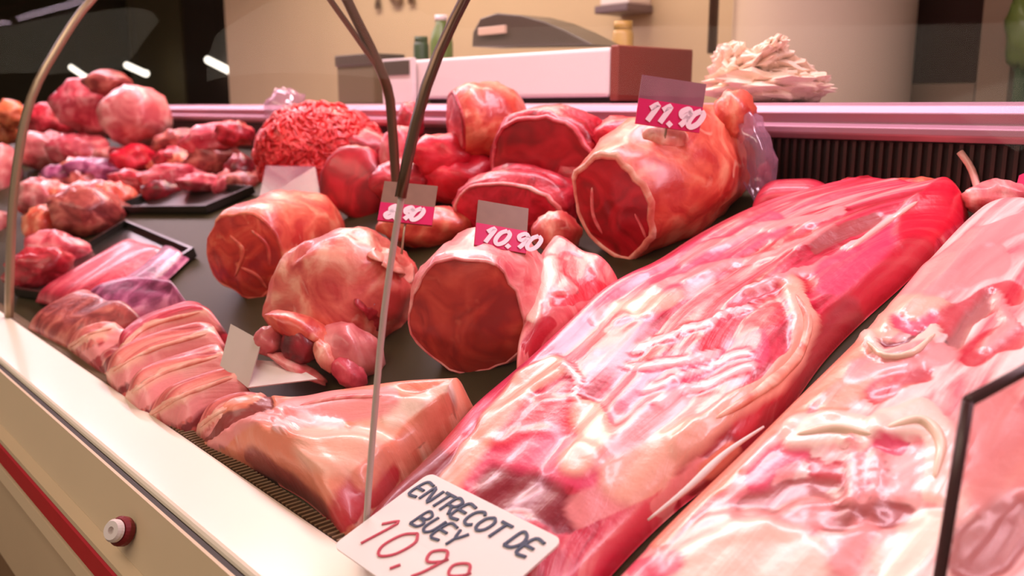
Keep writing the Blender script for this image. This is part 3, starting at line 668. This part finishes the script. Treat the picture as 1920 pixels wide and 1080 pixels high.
lump('fat_piece', 1375, 220, 40, 50, M['hamorange'], 'orange pink fatty piece on top of the netted ham', 'meat', Y=1.15, amp=.25, freq=1.8)
# under layer that carries the back row
for x, y, rx, ry, Y, m, lb in [(770, 345, 70, 46, 1.02, 'redmeat', 'red piece under the small tag, between slice and flat round'), (870, 335, 80, 50, 1.08, 'musclebright', 'bright red piece carrying the rolled joint'), (1110, 330, 70, 60, 1.12, 'redmeat', 'red piece wedged between the dark round and the netted ham'),
        (690, 290, 60, 46, 1.14, 'redmeat', 'red piece behind the dark slice and the minced meat'), (800, 425, 90, 40, .93, 'hamorange', 'peach fatty piece behind the ham body, below the small tag'), (1045, 440, 44, 46, .96, 'hamfat', 'pale fatty piece between the flat round and the netted ham'),
        (560, 395, 90, 26, .98, 'pinkmeat', 'pink fatty flap behind the orange faced ham'), (1340, 330, 60, 60, 1.14, 'hamorange', 'peach fatty piece behind the netted ham')]:
    lump('beef_chunk', x, y, rx, ry, M[m], lb, 'meat', Y=Y, amp=.22)
# net at the end of ham
nt_ = lump('plastic_wrap', 1412, 290, 34, 86, M['film'], 'clear plastic net wrap at the end of the netted ham', 'wrap', Y=1.16, amp=.3, freq=2.2, tilt=14)

# minced meat pile: tray and strands
mt = thing('minced_meat', 'heap of bright red minced meat at the back left', 'meat', py(600, 330, 1.08))
dep = depth(py(600, 300, 1.08)); kk = dep / FPX
hv, hf = lumpv(pdist(600, 292, dep), (124 * kk, 100 * kk, 98 * kk), camaxes(0), 40, 26, .06, 2, 3.3)
heap = obj('heap', hv, hf, M['mince'], mt); BV[heap.name] = BVHTree.FromPolygons(hv, hf)
vs = []; fs = []
for i in range(420):
    x = 480 + random.random() * 240; y = 192 + random.random() * 130
    p, q = hit(heap, x, y)
    if p is None: continue
    t = q.cross(Vector((random.uniform(-1, 1), random.uniform(-1, 1), random.uniform(-1, 1)))).normalized(); s = q.cross(t)
    ln = random.uniform(.010, .022); seg = 6; o0 = len(vs); bend = random.uniform(-.006, .006)
    for k in range(5):
        f = k / 4 - .5; c = p + t * f * ln * 2 + s * bend * (1 - 4 * f * f) + q * .002 * (1 - 3 * f * f); rr = .0042 * (1 - .5 * abs(2 * f) ** 3)
        for j in range(seg):
            g = 2 * math.pi * j / seg; vs.append(c + (s * math.cos(g) + q * math.sin(g)) * rr)
    for k in range(4):
        for j in range(seg): fs.append((o0 + k * seg + j, o0 + k * seg + (j + 1) % seg, o0 + (k + 1) * seg + (j + 1) % seg, o0 + (k + 1) * seg + j))
    fs += [tuple(o0 + j for j in range(seg))[::-1], tuple(o0 + 4 * seg + j for j in range(seg))]
obj('mince_strands', vs, fs, M['mince'], mt, kind='stuff')
# clear plastic behind mince and packet in front of it
lump('plastic_sheet', 535, 205, 38, 36, M['film'], 'crumpled clear plastic sheet behind the minced meat', 'plastic', Y=1.13, amp=.35, freq=2)
q = [pdist(486, 380, 1.93), pdist(604, 384, 1.88), pdist(592, 314, 1.92), pdist(500, 312, 1.97)]
pk = plate('clear_card', q, .004, M['film'], label='clear purplish plastic card holder in front of the minced meat', cat='tag')

# ------------------------------------------------------------------ front left cuts
belly = ribbon('pork_belly', [(365, 815), (395, 770), (450, 745), (560, 742), (640, 732), (760, 728), (880, 735)], [(520, 880), (560, 905), (600, 940), (640, 985), (690, 935), (760, 850), (850, 770)], .055, M['skin'], 'orange peach slab of pork belly beside the long beef slab', 'meat', nl=110, nw=50, amp=.013, freq=12, pe=4,
    anat=AN(('peach', 70, .002, [(480, 830), (560, 850), (620, 910)]), ('fat', 90, .002, [(600, 840), (680, 860), (720, 800)]), ('bone', 50, .002, [(740, 780), (800, 760), (850, 745)]), ('fatpink', 60, .002, [(540, 780), (620, 765), (720, 755)]),
        ('tendon', 22, .003, [(520, 800), (580, 790), (640, 800)]), ('dark', 26, -.004, [(385, 815), (430, 780), (500, 752)]), ('fatpink', 26, .004, [(400, 835), (460, 795), (520, 775)]), ('red', 60, -.003, [(630, 970), (670, 935), (720, 890)]), ('peach', 40, .002, [(680, 900), (760, 830), (840, 760)]), ('brown', 34, -.003, [(470, 860), (540, 900), (600, 950)])))  # tendon stroke is a painted highlight on the belly
strip('fat_strip', belly, [(560, 760), (640, 745), (720, 742)], 20, .003, M['fatpink'], taper=.5)
chops = [
    ([(355, 800), (400, 765), (480, 740)], [(420, 835), (470, 800), (540, 772)], .05, 'chop', 'last pink rib chop of the row, against the pork belly'),
    ([(262, 775), (330, 735), (430, 700)], [(345, 800), (400, 765), (475, 735)], .052, 'chop', 'fourth rib chop of the row, just below the folded white tag'),
    ([(222, 738), (300, 690), (420, 655)], [(268, 780), (340, 735), (440, 695)], .056, 'chop', 'third rib chop of the row, left of the folded white tag'),
    ([(188, 698), (270, 650), (400, 612)], [(225, 740), (310, 690), (430, 652)], .060, 'chop', 'second rib chop of the row with a peach fat edge'),
    ([(215, 660), (270, 605), (370, 575)], [(235, 690), (300, 645), (425, 612)], .060, 'chopred', 'crimson rib chop at the upper end of the row'),
    ([(115, 640), (150, 618), (200, 608)], [(190, 695), (230, 665), (262, 640)], .05, 'chop', 'first peach coloured pork piece by the rim at far left'),
]
for L, R, T, m, lb in chops:
    o = ribbon('rib_chop', L, R, T, M[m], lb, 'meat', nl=44, nw=24, amp=.010, freq=16, pe=2.2, anat=AN(('dark', 16, 0, [r for r in R]), ('fat', 16, .003, [((l[0] * .75 + r[0] * .25), (l[1] * .75 + r[1] * .25)) for l, r in zip(L, R)]), ('fatpink', 26, -.001, [((l[0] * .4 + r[0] * .6), (l[1] * .4 + r[1] * .6)) for l, r in zip(L, R)])), group='rib chops in a row behind the rim')  # dark stroke along each lower edge paints the shaded gap between chops
    mid = [((l[0] * .8 + r[0] * .2), (l[1] * .8 + r[1] * .2)) for l, r in zip(L, R)]
    strip('fat_edge', o, mid, 10, .003, M['fat'], taper=.5)
ribbon('dark_cut', [(40, 610), (80, 580), (150, 545)], [(130, 650), (190, 625), (270, 590)], .045, M['brownmeat'], 'brownish red cut nearest the rim at far left', 'meat', nl=24, nw=16)
ribbon('film_cut', [(150, 560), (250, 530), (330, 545)], [(200, 610), (260, 590), (360, 575)], .04, M['purple'], 'film wrapped mauve cut above the crimson chop', 'meat', nl=24, nw=16)

# hock with open marrow bone
hk = thing('pork_hock', 'small pork hock with an open marrow bone beside the folded tag', 'meat', pdeck(610, 730))
dep = depth(pdeck(610, 715)); kk = dep / FPX
def hl(name, x, y, rx, ry, m, tilt=0, rz=.03, amp=.15, dd=0):
    vs, fs = lumpv(pdist(x, y, dep + dd), (rx * kk, rz, ry * kk), camaxes(tilt), 24, 16, amp, 1.2, random.random() * 30); return obj(name, vs, fs, M[m], hk)
hl('skin', 655, 662, 66, 52, 'palemeat', -35, .045)
hl('skin', 570, 618, 74, 26, 'hamorange', -22, .04)
hl('bone_end', 506, 640, 30, 30, 'palemeat', 10, .028)
hl('marrow', 562, 648, 34, 36, 'muscledark', -20, .02, dd=-.022)
hl('marrow_rim', 612, 668, 18, 34, 'fat', 30, .02, dd=-.03)
hl('cut_end', 655, 700, 38, 24, 'pinkmeat', -40, .02, dd=-.038)
hl('shank', 560, 690, 60, 12, 'fatpink', -28, .02, dd=-.02)

# ------------------------------------------------------------------ tray and meats on the left
def tray(name, label, quad, h=.012, m='black'):
    """shallow tray with raised edges on four deck pixels"""
    A = [pdeck(x, y, .004) for x, y in quad]; cen = sum(A, Vector()) / 4
    rt = thing(name, label, 'tray', cen)
    vs = A + [p + EN * .004 for p in A]
    obj('tray_base', vs, [(3, 2, 1, 0), (4, 5, 6, 7), (0, 1, 5, 4), (1, 2, 6, 5), (2, 3, 7, 6), (3, 0, 4, 7)], M[m], rt, smooth=False)
    for i in range(4):
        a, b = A[i], A[(i + 1) % 4]; ia = a + (cen - a).normalized() * .012; ib = b + (cen - b).normalized() * .012
        v = [a, b, ib, ia, a + EN * h, b + EN * h, ib + EN * h, ia + EN * h]
        obj('tray_edge', v, [(3, 2, 1, 0), (4, 5, 6, 7), (0, 1, 5, 4), (1, 2, 6, 5), (2, 3, 7, 6), (3, 0, 4, 7)], M[m], rt, smooth=False)
    return rt
tray('meat_tray', 'black tray of film wrapped meat by the left glass post', [(30, 555), (215, 585), (370, 480), (240, 425)], .02)
ribbon('wrapped_meat', [(60, 555), (150, 500), (235, 450)], [(150, 580), (230, 530), (320, 470)], .03, M['chopred'], 'glossy red cut lying in the black tray', 'meat', nl=24, nw=14, w0=.008)
ribbon('wrapped_meat', [(150, 575), (240, 520), (310, 460)], [(215, 580), (300, 520), (350, 475)], .028, M['purple'], 'glossy mauve cut along the near edge of the black tray', 'meat', nl=24, nw=14, w0=.008)
tray('meat_tray', 'dark tray behind the orange ham on the left', [(215, 400), (390, 400), (480, 362), (330, 352)], .02)
# assorted pieces beyond the post
pieces = [
    (75, 505, 60, 40, 'redmeat', 'red piece low at the left post'), (110, 470, 62, 34, 'pinkmeat', 'pink piece under the brown poultry at left'),
    (165, 400, 66, 48, 'brownmeat', 'brownish plump poultry piece left of the dark tray'), (85, 430, 40, 40, 'hamorange', 'peach piece beside the left post'),
    (215, 372, 40, 30, 'hamorange', 'peach piece left of the dark tray edge'), (80, 370, 44, 36, 'palemeat', 'pale piece next to the left post'),
    (120, 335, 50, 26, 'purple', 'mauve film wrapped piece upper left'), (185, 322, 56, 24, 'purple', 'shiny mauve packet in the left pile'),
    (255, 345, 50, 24, 'redmeat', 'red strip piece in the left pile'), (320, 335, 60, 26, 'pinkmeat', 'pink cut above the dark tray'),
    (395, 345, 66, 18, 'pinkmeat', 'long pink cut at the rim of the dark tray'), (250, 300, 40, 28, 'musclebright', 'bright red piece in the left pile'),
    (330, 300, 40, 26, 'redmeat', 'red cut in the middle of the left pile'), (400, 300, 50, 30, 'brownmeat', 'brown red cut left of the minced meat'),
    (365, 325, 16, 12, 'bone', 'little white fat knob in the left pile'), (450, 320, 26, 30, 'muscledark', 'dark cut touching the minced meat'),
    (90, 285, 52, 36, 'palemeat', 'pale pink piece behind the left post'), (150, 285, 56, 34, 'pinkmeat', 'pink piece below the big pork leg'),
    (330, 265, 46, 22, 'brownmeat', 'brown cut under the purple ledge'), (400, 262, 56, 30, 'pinkmeat', 'pink cut near the ledge left of the mince'),
    (440, 250, 36, 24, 'redmeat', 'red cut near the ledge left of the mince'), (290, 290, 30, 18, 'muscledark', 'dark bit below the pork leg'),
    (90, 230, 40, 36, 'redmeat', 'reddish brown piece right of the left post top'),
]
for x, y, rx, ry, m, lb in pieces:
    P = pdeck(x, y + ry * .8)
    if P.y < 1.12: lump('meat_cut', x, y, rx, ry, M[m], lb, 'meat', base=y + ry * .8, amp=.3, freq=1.3, tilt=random.uniform(-15, 15), group='assorted cuts on the left')
    else: lump('meat_cut', x, y, rx, ry, M[m], lb, 'meat', Y=1.08, amp=.3, freq=1.3, tilt=random.uniform(-15, 15), group='assorted cuts on the left')
SM = {}; rnd = random.Random(3); CW = {'redmeat': 'red', 'pinkmeat': 'pink', 'brownmeat': 'brown', 'palemeat': 'pale', 'hamorange': 'peach', 'purple': 'mauve', 'muscledark': 'dark red'}
for i in range(44):
    x = rnd.uniform(60, 470); y = rnd.uniform(270, 420)
    if y > 355 and x > 235: continue
    r = rnd.uniform(20, 40) * (.75 + (y - 270) / 300)
    mk = rnd.choice(list(CW)); P = pdeck(x, y + r * .5); kw = dict(base=y + r * .5) if P.y < 1.14 else dict(Y=1.13)
    sc_ = lump('small_cut', x, y + 8, r * 1.25, r * .7, M[mk], 'small %s trimmed cut crowded into the pile beyond the left post' % CW[mk], 'meat', amp=.35, freq=1.4, tilt=rnd.uniform(-25, 25), group='small cuts filling the left pile', nu=16, nv=10, **kw); SM.setdefault(mk, []).append((x, sc_))
ORD = ['leftmost', 'second from left', 'third from left', 'fourth from left', 'fifth from left', 'sixth from left', 'seventh from left', 'eighth from left', 'ninth from left', 'tenth from left', 'eleventh from left', 'twelfth from left']
for mk, lst in SM.items():
    for i, (x, o_) in enumerate(sorted(lst, key=lambda q: q[0])): o_['label'] = '%s of the small %s cuts in the pile beyond the left post' % (ORD[i], CW[mk])
lump('raw_ham', 255, 215, 64, 56, M['palemeat'], 'big pale pink pork leg at the far left end', 'meat', Y=1.06, amp=.16)
lump('raw_ham', 170, 200, 66, 54, M['pinkmeat'], 'pink pork leg left of the big pale one', 'meat', Y=1.08, amp=.25)
lump('raw_ham', 200, 155, 44, 24, M['brownmeat'], 'brownish cut on top of the pork legs', 'meat', Y=1.08, amp=.2)
for x, y, rx, ry, lb in [(18, 215, 30, 26, 'orange fried piece at the left edge'), (10, 250, 26, 22, 'lower orange piece at the left edge')]:
    lump('orange_food', x, y, rx, ry, M['orange'], lb, 'food', Y=.95, amp=.3, freq=1.6)
lump('pale_packet', 8, 330, 26, 60, M['palemeat'], 'pale packet outside the left glass post', 'packet', Y=.8, amp=.2)
lump('pale_packet', 6, 440, 20, 50, M['brownmeat'], 'brownish packet low outside the left glass post', 'packet', Y=.62, amp=.2)

# ------------------------------------------------------------------ price tags
STK = {
 'E': [[(.6, 1), (0, 1), (0, 0), (.6, 0)], [(0, .5), (.5, .5)]], 'N': [[(0, 0), (0, 1), (.6, 0), (.6, 1)]], 'T': [[(-.05, 1), (.7, 1)], [(.32, 1), (.32, 0)]],
 'R': [[(0, 0), (0, 1), (.5, .95), (.55, .7), (.4, .5), (0, .48)], [(.3, .48), (.65, 0)]], 'C': [[(.6, .85), (.4, 1), (.1, .85), (0, .5), (.1, .12), (.4, 0), (.62, .15)]],
 'O': [[(.3, 1), (.02, .75), (.02, .25), (.3, 0), (.58, .25), (.58, .75), (.3, 1)]], 'D': [[(0, 0), (0, 1), (.4, .92), (.6, .5), (.4, .08), (0, 0)]],
 'B': [[(0, 0), (0, 1), (.45, .92), (.45, .6), (0, .52), (.55, .4), (.5, .05), (0, 0)]], 'U': [[(0, 1), (.02, .25), (.3, 0), (.56, .25), (.58, 1)]],
 'Y': [[(0, 1), (.3, .5), (.6, 1)], [(.3, .5), (.28, 0)]], '1': [[(.05, .72), (.35, 1), (.3, 0)]], '0': [[(.32, 1), (.05, .75), (.02, .25), (.28, 0), (.55, .25), (.58, .75), (.32, 1)]],
 '9': [[(.56, .8), (.3, 1), (.04, .78), (.25, .52), (.54, .72), (.56, .85), (.5, .3), (.4, 0)]], ',': [[(.18, .1), (.1, -.12)]], '.': [[(.15, .05), (.2, .0)]],
 '8': [[(.3, .52), (.06, .75), (.3, 1), (.54, .75), (.3, .52), (.02, .25), (.3, 0), (.58, .25), (.3, .52)]],
}
def write(txt, name, o, ea, eb, size, pen, m, parent, adv=.82, slant=.15, lift=.0012):
    nrm = ea.cross(eb).normalized(); x = 0
    for ch in txt:
        if ch == ' ': x += .5; continue
        vs = []; fs = []
        for s in STK[ch]:
            P = catmull([o + ea * ((x + a + slant * b) * size) + eb * (b * size) + nrm * lift for a, b in s], max(6, 5 * len(s)))
            n = len(P); o0 = len(vs)
            for i, p in enumerate(P):
                t = (P[min(i + 1, n - 1)] - P[max(i - 1, 0)])
                if t.length < 1e-7: t = ea.copy()
                sd = nrm.cross(t.normalized()) * pen * .5
                vs += [p + sd, p - sd, p - sd - nrm * lift * .9, p + sd - nrm * lift * .9]
            for i in range(n - 1):
                for j in range(4): fs.append((o0 + i * 4 + j, o0 + i * 4 + (j + 1) % 4, o0 + i * 4 + 4 + (j + 1) % 4, o0 + i * 4 + 4 + j))
        obj(name, vs, fs, m, parent, smooth=False)
        x += (.35 if ch in ',.' else adv)
# large handwritten card on the centre slab
W = .062
tl, tr, bl = pdeck(806, 886, W), pdeck(1056, 1012, W), pdeck(684, 1008, W)
ea = (tr - tl).normalized(); wid = (tr - tl).length
eb = EN.cross(ea).normalized(); hgt = max(.11, (tl - bl).dot(eb) * 1.25)
shear = 0.0
tg = thing('price_card', 'large white card handwritten ENTRECOT DE BUEY 10,99 at the front', 'tag', bl)
def card(name, tl, ea, eb, w, h, m, parent, th=.002, r=.008):
    nrm = ea.cross(eb).normalized(); out = []
    for cxx, cyy, a0 in ((w - r, -r, 0), (r, -r, 90), (r, -h + r, 180), (w - r, -h + r, 270)):
        for k in range(5):
            g = math.radians(a0 + k * 22.5); out.append(tl + ea * (cxx + r * math.cos(g)) + eb * (cyy + r * math.sin(g)))
    n = len(out); vs = out + [p - nrm * th for p in out]
    fs = [tuple(range(n)), tuple(range(n, 2 * n))[::-1]] + [(i, n + i, n + (i + 1) % n, (i + 1) % n) for i in range(n)]
    return obj(name, vs, fs, m, parent, smooth=False)
print('CARD', wid, hgt)
card('card_sheet', tl, ea, eb, wid, hgt, M['paper'], tg)
write('ENTRECOT DE', 'letter', tl + ea * wid * .04 - eb * hgt * .27, ea, eb, wid * .105, wid * .016, M['ink'], tg)
write('BUEY', 'letter', tl + ea * wid * .24 - eb * hgt * .50, ea, eb, wid * .105, wid * .014, M['ink'], tg)
write('10,99', 'digit', tl + ea * wid * .07 - eb * hgt * .86, ea, eb, wid * .20, wid * .014, M['redink'], tg, slant=.2)
# folded white tag
ft = thing('folded_tag', 'small folded white tag standing among the rib chops', 'tag', pdeck(470, 730))
d0 = depth(pdeck(470, 725, .03))
q = [pdist(414, 686, d0 + .01), pdist(466, 728, d0 - .015), pdist(492, 640, d0 + .005), pdist(434, 608, d0 + .03)]
plate('tag_face', q, .002, M['greypaper'], ft)
q = [pdist(466, 728, d0 - .015), pdist(596, 712, d0 - .03), pdist(545, 682, d0 + .015), pdist(476, 676, d0 + .02)]
plate('tag_foot', q, .002, M['paper'], ft)
def small_tag(label, q, band, txt, mtop, d_th=.003, sz=.42, mband='magenta', loc=None):
    """upright price tag: upper sheet, coloured band with white digits"""
    bl_, br_, tr_, tl_ = q
    ea = (br_ - bl_); w_ = ea.length; ea = ea.normalized(); eb = (tl_ - bl_); eb = (eb - ea * eb.dot(ea)); h_ = eb.length; eb = eb.normalized()
    t = thing('price_tag', label, 'tag', bl_)
    nrm = ea.cross(eb)
    def rect(name, y0, y1, m, off=0):
        a = bl_ + eb * y0 * h_ + nrm * off
        plate(name, [a, a + ea * w_, a + ea * w_ + eb * (y1 - y0) * h_, a + eb * (y1 - y0) * h_], d_th, M[m], t)
    pb = bl_ + ea * w_ * .5 + eb * .01 - nrm * .004
    tube('pin', [pb, pb - eb * .02, pb - eb * .05 - nrm * .012], .0018, M['post'], t, n=5, seg=6)
    rect('tag_sheet', 0, 1, mtop); rect('price_band', 0, band, mband, .0012)
    write(txt, 'digit', bl_ + ea * w_ * .1 + eb * band * h_ * .16 + nrm * .0045, ea, eb, band * h_ * .68, w_ * .085, M['digit'], t, slant=.45, adv=.72)
    return t
dq = 1.255
small_tag('magenta tag marked 11,90 above the netted ham', [pdist(1190, 232, dq), pdist(1310, 250, dq), pdist(1318, 158, dq), pdist(1198, 140, dq)], .52, '11,90', 'mauve')
dq = depth(pdeck(878, 712)) + .02
small_tag('brown and pink tag marked 10,90 in front of the flat red round', [pdist(888, 462, dq - .01), pdist(985, 478, dq), pdist(1040, 400, dq + .04), pdist(942, 385, dq + .03)], .48, '10,90', 'tagbrown')
dq = depth(pdeck(655, 640)) - .03
small_tag('small brown tag marked 8,90 beside the glass seam', [pdist(708, 415, dq), pdist(810, 425, dq), pdist(832, 358, dq + .03), pdist(728, 342, dq + .03)], .45, '8,90', 'tagbrown', mband='magenta')

# ------------------------------------------------------------------ things on the ledge and the wall
LZ = 1.357; YF = 1.36
a = py(742, 150, YF); b = py(1147, 150, YF); ztop = py(1147, 88, YF).z
e = px_(1318, 100, b.x)
ap = thing('white_appliance', 'long white appliance with a brown end standing on the rear ledge', 'appliance', ((a.x + b.x) / 2, YF, LZ))
box('body', (a.x, YF, LZ + .012), (b.x - .01, min(e.y, 1.6), ztop), M['white'], ap, bevel=.008)
box('end_panel', (b.x - .01, YF + .004, LZ + .004), (b.x + .012, min(e.y, 1.6), ztop + .004), M['browncard'], ap, bevel=.004)
box('foot', (a.x + .12, YF + .02, LZ), (b.x - .02, YF + .12, LZ + .014), M['dark'], ap)
# domed dark cover lying on it
yc = YF + .09
P = [(884, 88), (886, 60), (900, 34), (930, 24), (975, 28), (1020, 40), (1062, 58), (1112, 84)]
pr = [py(x, y, yc) for x, y in P]; pr = [Vector((p.x, yc, max(p.z, ztop))) for p in pr]
n = len(pr); vs = pr + [p + Vector((0, .10, 0)) for p in pr]
obj('domed_cover', vs, [tuple(range(n)), tuple(range(n, 2 * n))[::-1]] + [(i, n + i, n + (i + 1) % n, (i + 1) % n) for i in range(n)], M['cover'], ap, smooth=False, bevel=.004)
a2 = py(898, 52, yc - .004); b2 = py(948, 62, yc - .004)
box('cover_bar', (a2.x, yc - .008, b2.z), (b2.x, yc + .002, a2.z), M['trim'], ap, bevel=.002)
# small boxes left of it
a = py(642, 105, 1.42); b = py(712, 155, 1.42)
bx = thing('small_box', 'small olive brown box on the ledge behind the bronze arm', 'box', ((a.x + b.x) / 2, 1.42, LZ))
box('box_body', (a.x, 1.40, LZ), (b.x, 1.50, a.z - .03), M['olivepillar'], bx, bevel=.004)
box('box_lid', (a.x - .004, 1.395, a.z - .032), (b.x + .004, 1.505, a.z), M['cover'], bx, bevel=.004)
a = py(722, 116, 1.345); b = py(770, 140, 1.345)
sb = thing('price_display', 'small dark display left on the white appliance front', 'display', ((a.x + b.x) / 2, 1.345, LZ))
box('display_case', (a.x - .01, 1.342, LZ), (b.x + .01, 1.356, a.z + .006), M['white'], sb, bevel=.002)
box('display_screen', (a.x, 1.339, b.z), (b.x, 1.344, a.z), M['cover'], sb)
# crumpled cream paper bags
bag = thing('paper_bundle', 'heap of crumpled cream paper sheets on the rear ledge', 'paper', py(1440, 188, 1.36))
for i, (x, y, rx, ry, tl_) in enumerate([(1440, 170, 104, 26, 0), (1400, 148, 76, 26, 6), (1460, 140, 66, 28, -14), (1425, 116, 52, 26, 22), (1372, 122, 30, 38, 40), (1500, 168, 44, 22, -5), (1440, 100, 20, 20, 30)]):
    dep = depth(py(x, y, 1.36 + .02 * (i % 3))); kk = dep / FPX
    vs, fs = lumpv(pdist(x, y, dep), (rx * kk, .07, ry * kk), camaxes(tl_), 30, 20, .45, 2.0, i * 3.3)
    obj('sheet', vs, fs, M['cloth'], bag, smooth=False)
# bottles and plants in front of the wall, wall dispenser
def lathe(name, c, prof, m, parent=None, n=20, **k):
    vs = [c + Vector((r * math.cos(2 * math.pi * j / n), r * math.sin(2 * math.pi * j / n), z)) for r, z in prof for j in range(n)]
    fs = [(i * n + j, i * n + (j + 1) % n, (i + 1) * n + (j + 1) % n, (i + 1) * n + j) for i in range(len(prof) - 1) for j in range(n)] + [tuple(range(n))[::-1], tuple(range((len(prof) - 1) * n, len(prof) * n))]
    return obj(name, vs, fs, m, parent, **k)
zt = LZ
c = py(828, 95, 1.57); c.z = zt; h = py(828, 30, 1.57).z - zt
bt = thing('green_bottle', 'pale green bottle behind the white appliance', 'bottle', c)
lathe('bottle_body', c, [(.03, 0), (.032, .01), (.032, h * .7), (.026, h * .82), (.016, h * .9), (.016, h * .95)], M['green'], bt); lathe('cap', c + Vector((0, 0, h * .95)), [(.018, 0), (.018, h * .06)], M['white'], bt)
c = py(790, 95, 1.55); c.z = zt; h = py(790, 66, 1.55).z - zt
jt = thing('dark_green_jar', 'small dark green jar left of the pale green bottle', 'jar', c)
lathe('jar_body', c, [(.020, 0), (.022, .01), (.022, h * .85), (.018, h * .92)], M['dgreen'], jt); lathe('lid', c + Vector((0, 0, h * .9)), [(.019, 0), (.019, h * .08)], M['dgreen'], jt)
a = py(1128, 18, 2.5); b = py(1190, 18, 2.5)
dsp = thing('wall_dispenser', 'white and grey dispenser high on the beige wall', 'dispenser', ((a.x + b.x) / 2, 2.5, a.z))
box('dispenser_body', (a.x + .01, 2.48, py(1150, 10, 2.5).z), (b.x - .01, YW, py(1150, -60, 2.5).z), M['paper'], dsp, bevel=.006)
box('dispenser_tray', (a.x, 2.46, py(1150, 26, 2.5).z), (b.x, YW, py(1150, 10, 2.5).z), mat('grey_purple', (120, 100, 104), .4), dsp, bevel=.006)
c = py(1168, 66, 1.57); c.z = zt; h = py(1168, 40, 1.57).z - zt
gj = thing('golden_jar', 'golden jar behind the white appliance, below the wall dispenser', 'jar', c)
lathe('jar_body', c, [(.022, 0), (.024, .01), (.024, h * .85), (.02, h * .9)], M['gold'], gj); lathe('lid', c + Vector((0, 0, h * .9)), [(.021, 0), (.021, h * .1)], M['gold'], gj)
# dark pipe in the wall corner
a = py(1341, -40, 2.2); b = py(1341, 100, 2.2)
tube('wall_pipe', [Vector((a.x, 2.2, 3.0)), Vector((a.x, 2.2, b.z))], .014, mat('pipe_brown', (86, 64, 50), .4), label='thin dark pipe left of the round column', cat='pipe', n=3)
# lettering at the top of the wall (only feet show)
sg = thing('wall_sign', 'dark lettering high on the wall, cut by the top edge', 'sign', py(760, 0, YW - .01))
o = py(702, 12, YW - .012)
STK['I'] = [[(.2, 1), (.2, 0)], [(.05, 0), (.35, 0)]]
write('ICI', 'letter', o, Vector((1, 0, 0)), Vector((0, 0, 1)), .16, .03, mat('sign_brown', (110, 82, 56), .5), sg, slant=0, adv=.9, lift=.004)
# small bright strips far behind on the left, built as glowing tubes
M['lampglow'] = emit('far_glow', (1, .92, .78), 3.0)
for x0, y0, x1, y1, lb in [(24, 1, 92, 7, 'bright lamp at the very top left corner'), (134, 126, 164, 146, 'small bright slanted strip nearest the left glass post'), (238, 122, 274, 138, 'small bright slanted strip in front of the olive pillar'), (390, 112, 430, 132, 'small bright slanted strip beside the dark pillar')]:
    Y = 3.3; p0, p1 = py(x0, y0, Y), py(x1, y1, Y)
    lt = thing('bright_strip', lb, 'lamp', (p0 + p1) / 2, 'far strip lamps')
    tube('lamp_tube', [p0, p1], .03, M['lampglow'], lt, n=3, seg=10)
    tube('lamp_back', [p0 + Vector((0, .01, .025)), p1 + Vector((0, .01, .025))], .018, M['cover'], lt, n=3, seg=8)
    tube('cord', [(p0 + p1) / 2 + Vector((0, .01, .03)), Vector(((p0.x + p1.x) / 2, Y + .01, 3.0))], .004, M['dark'], lt, n=2)
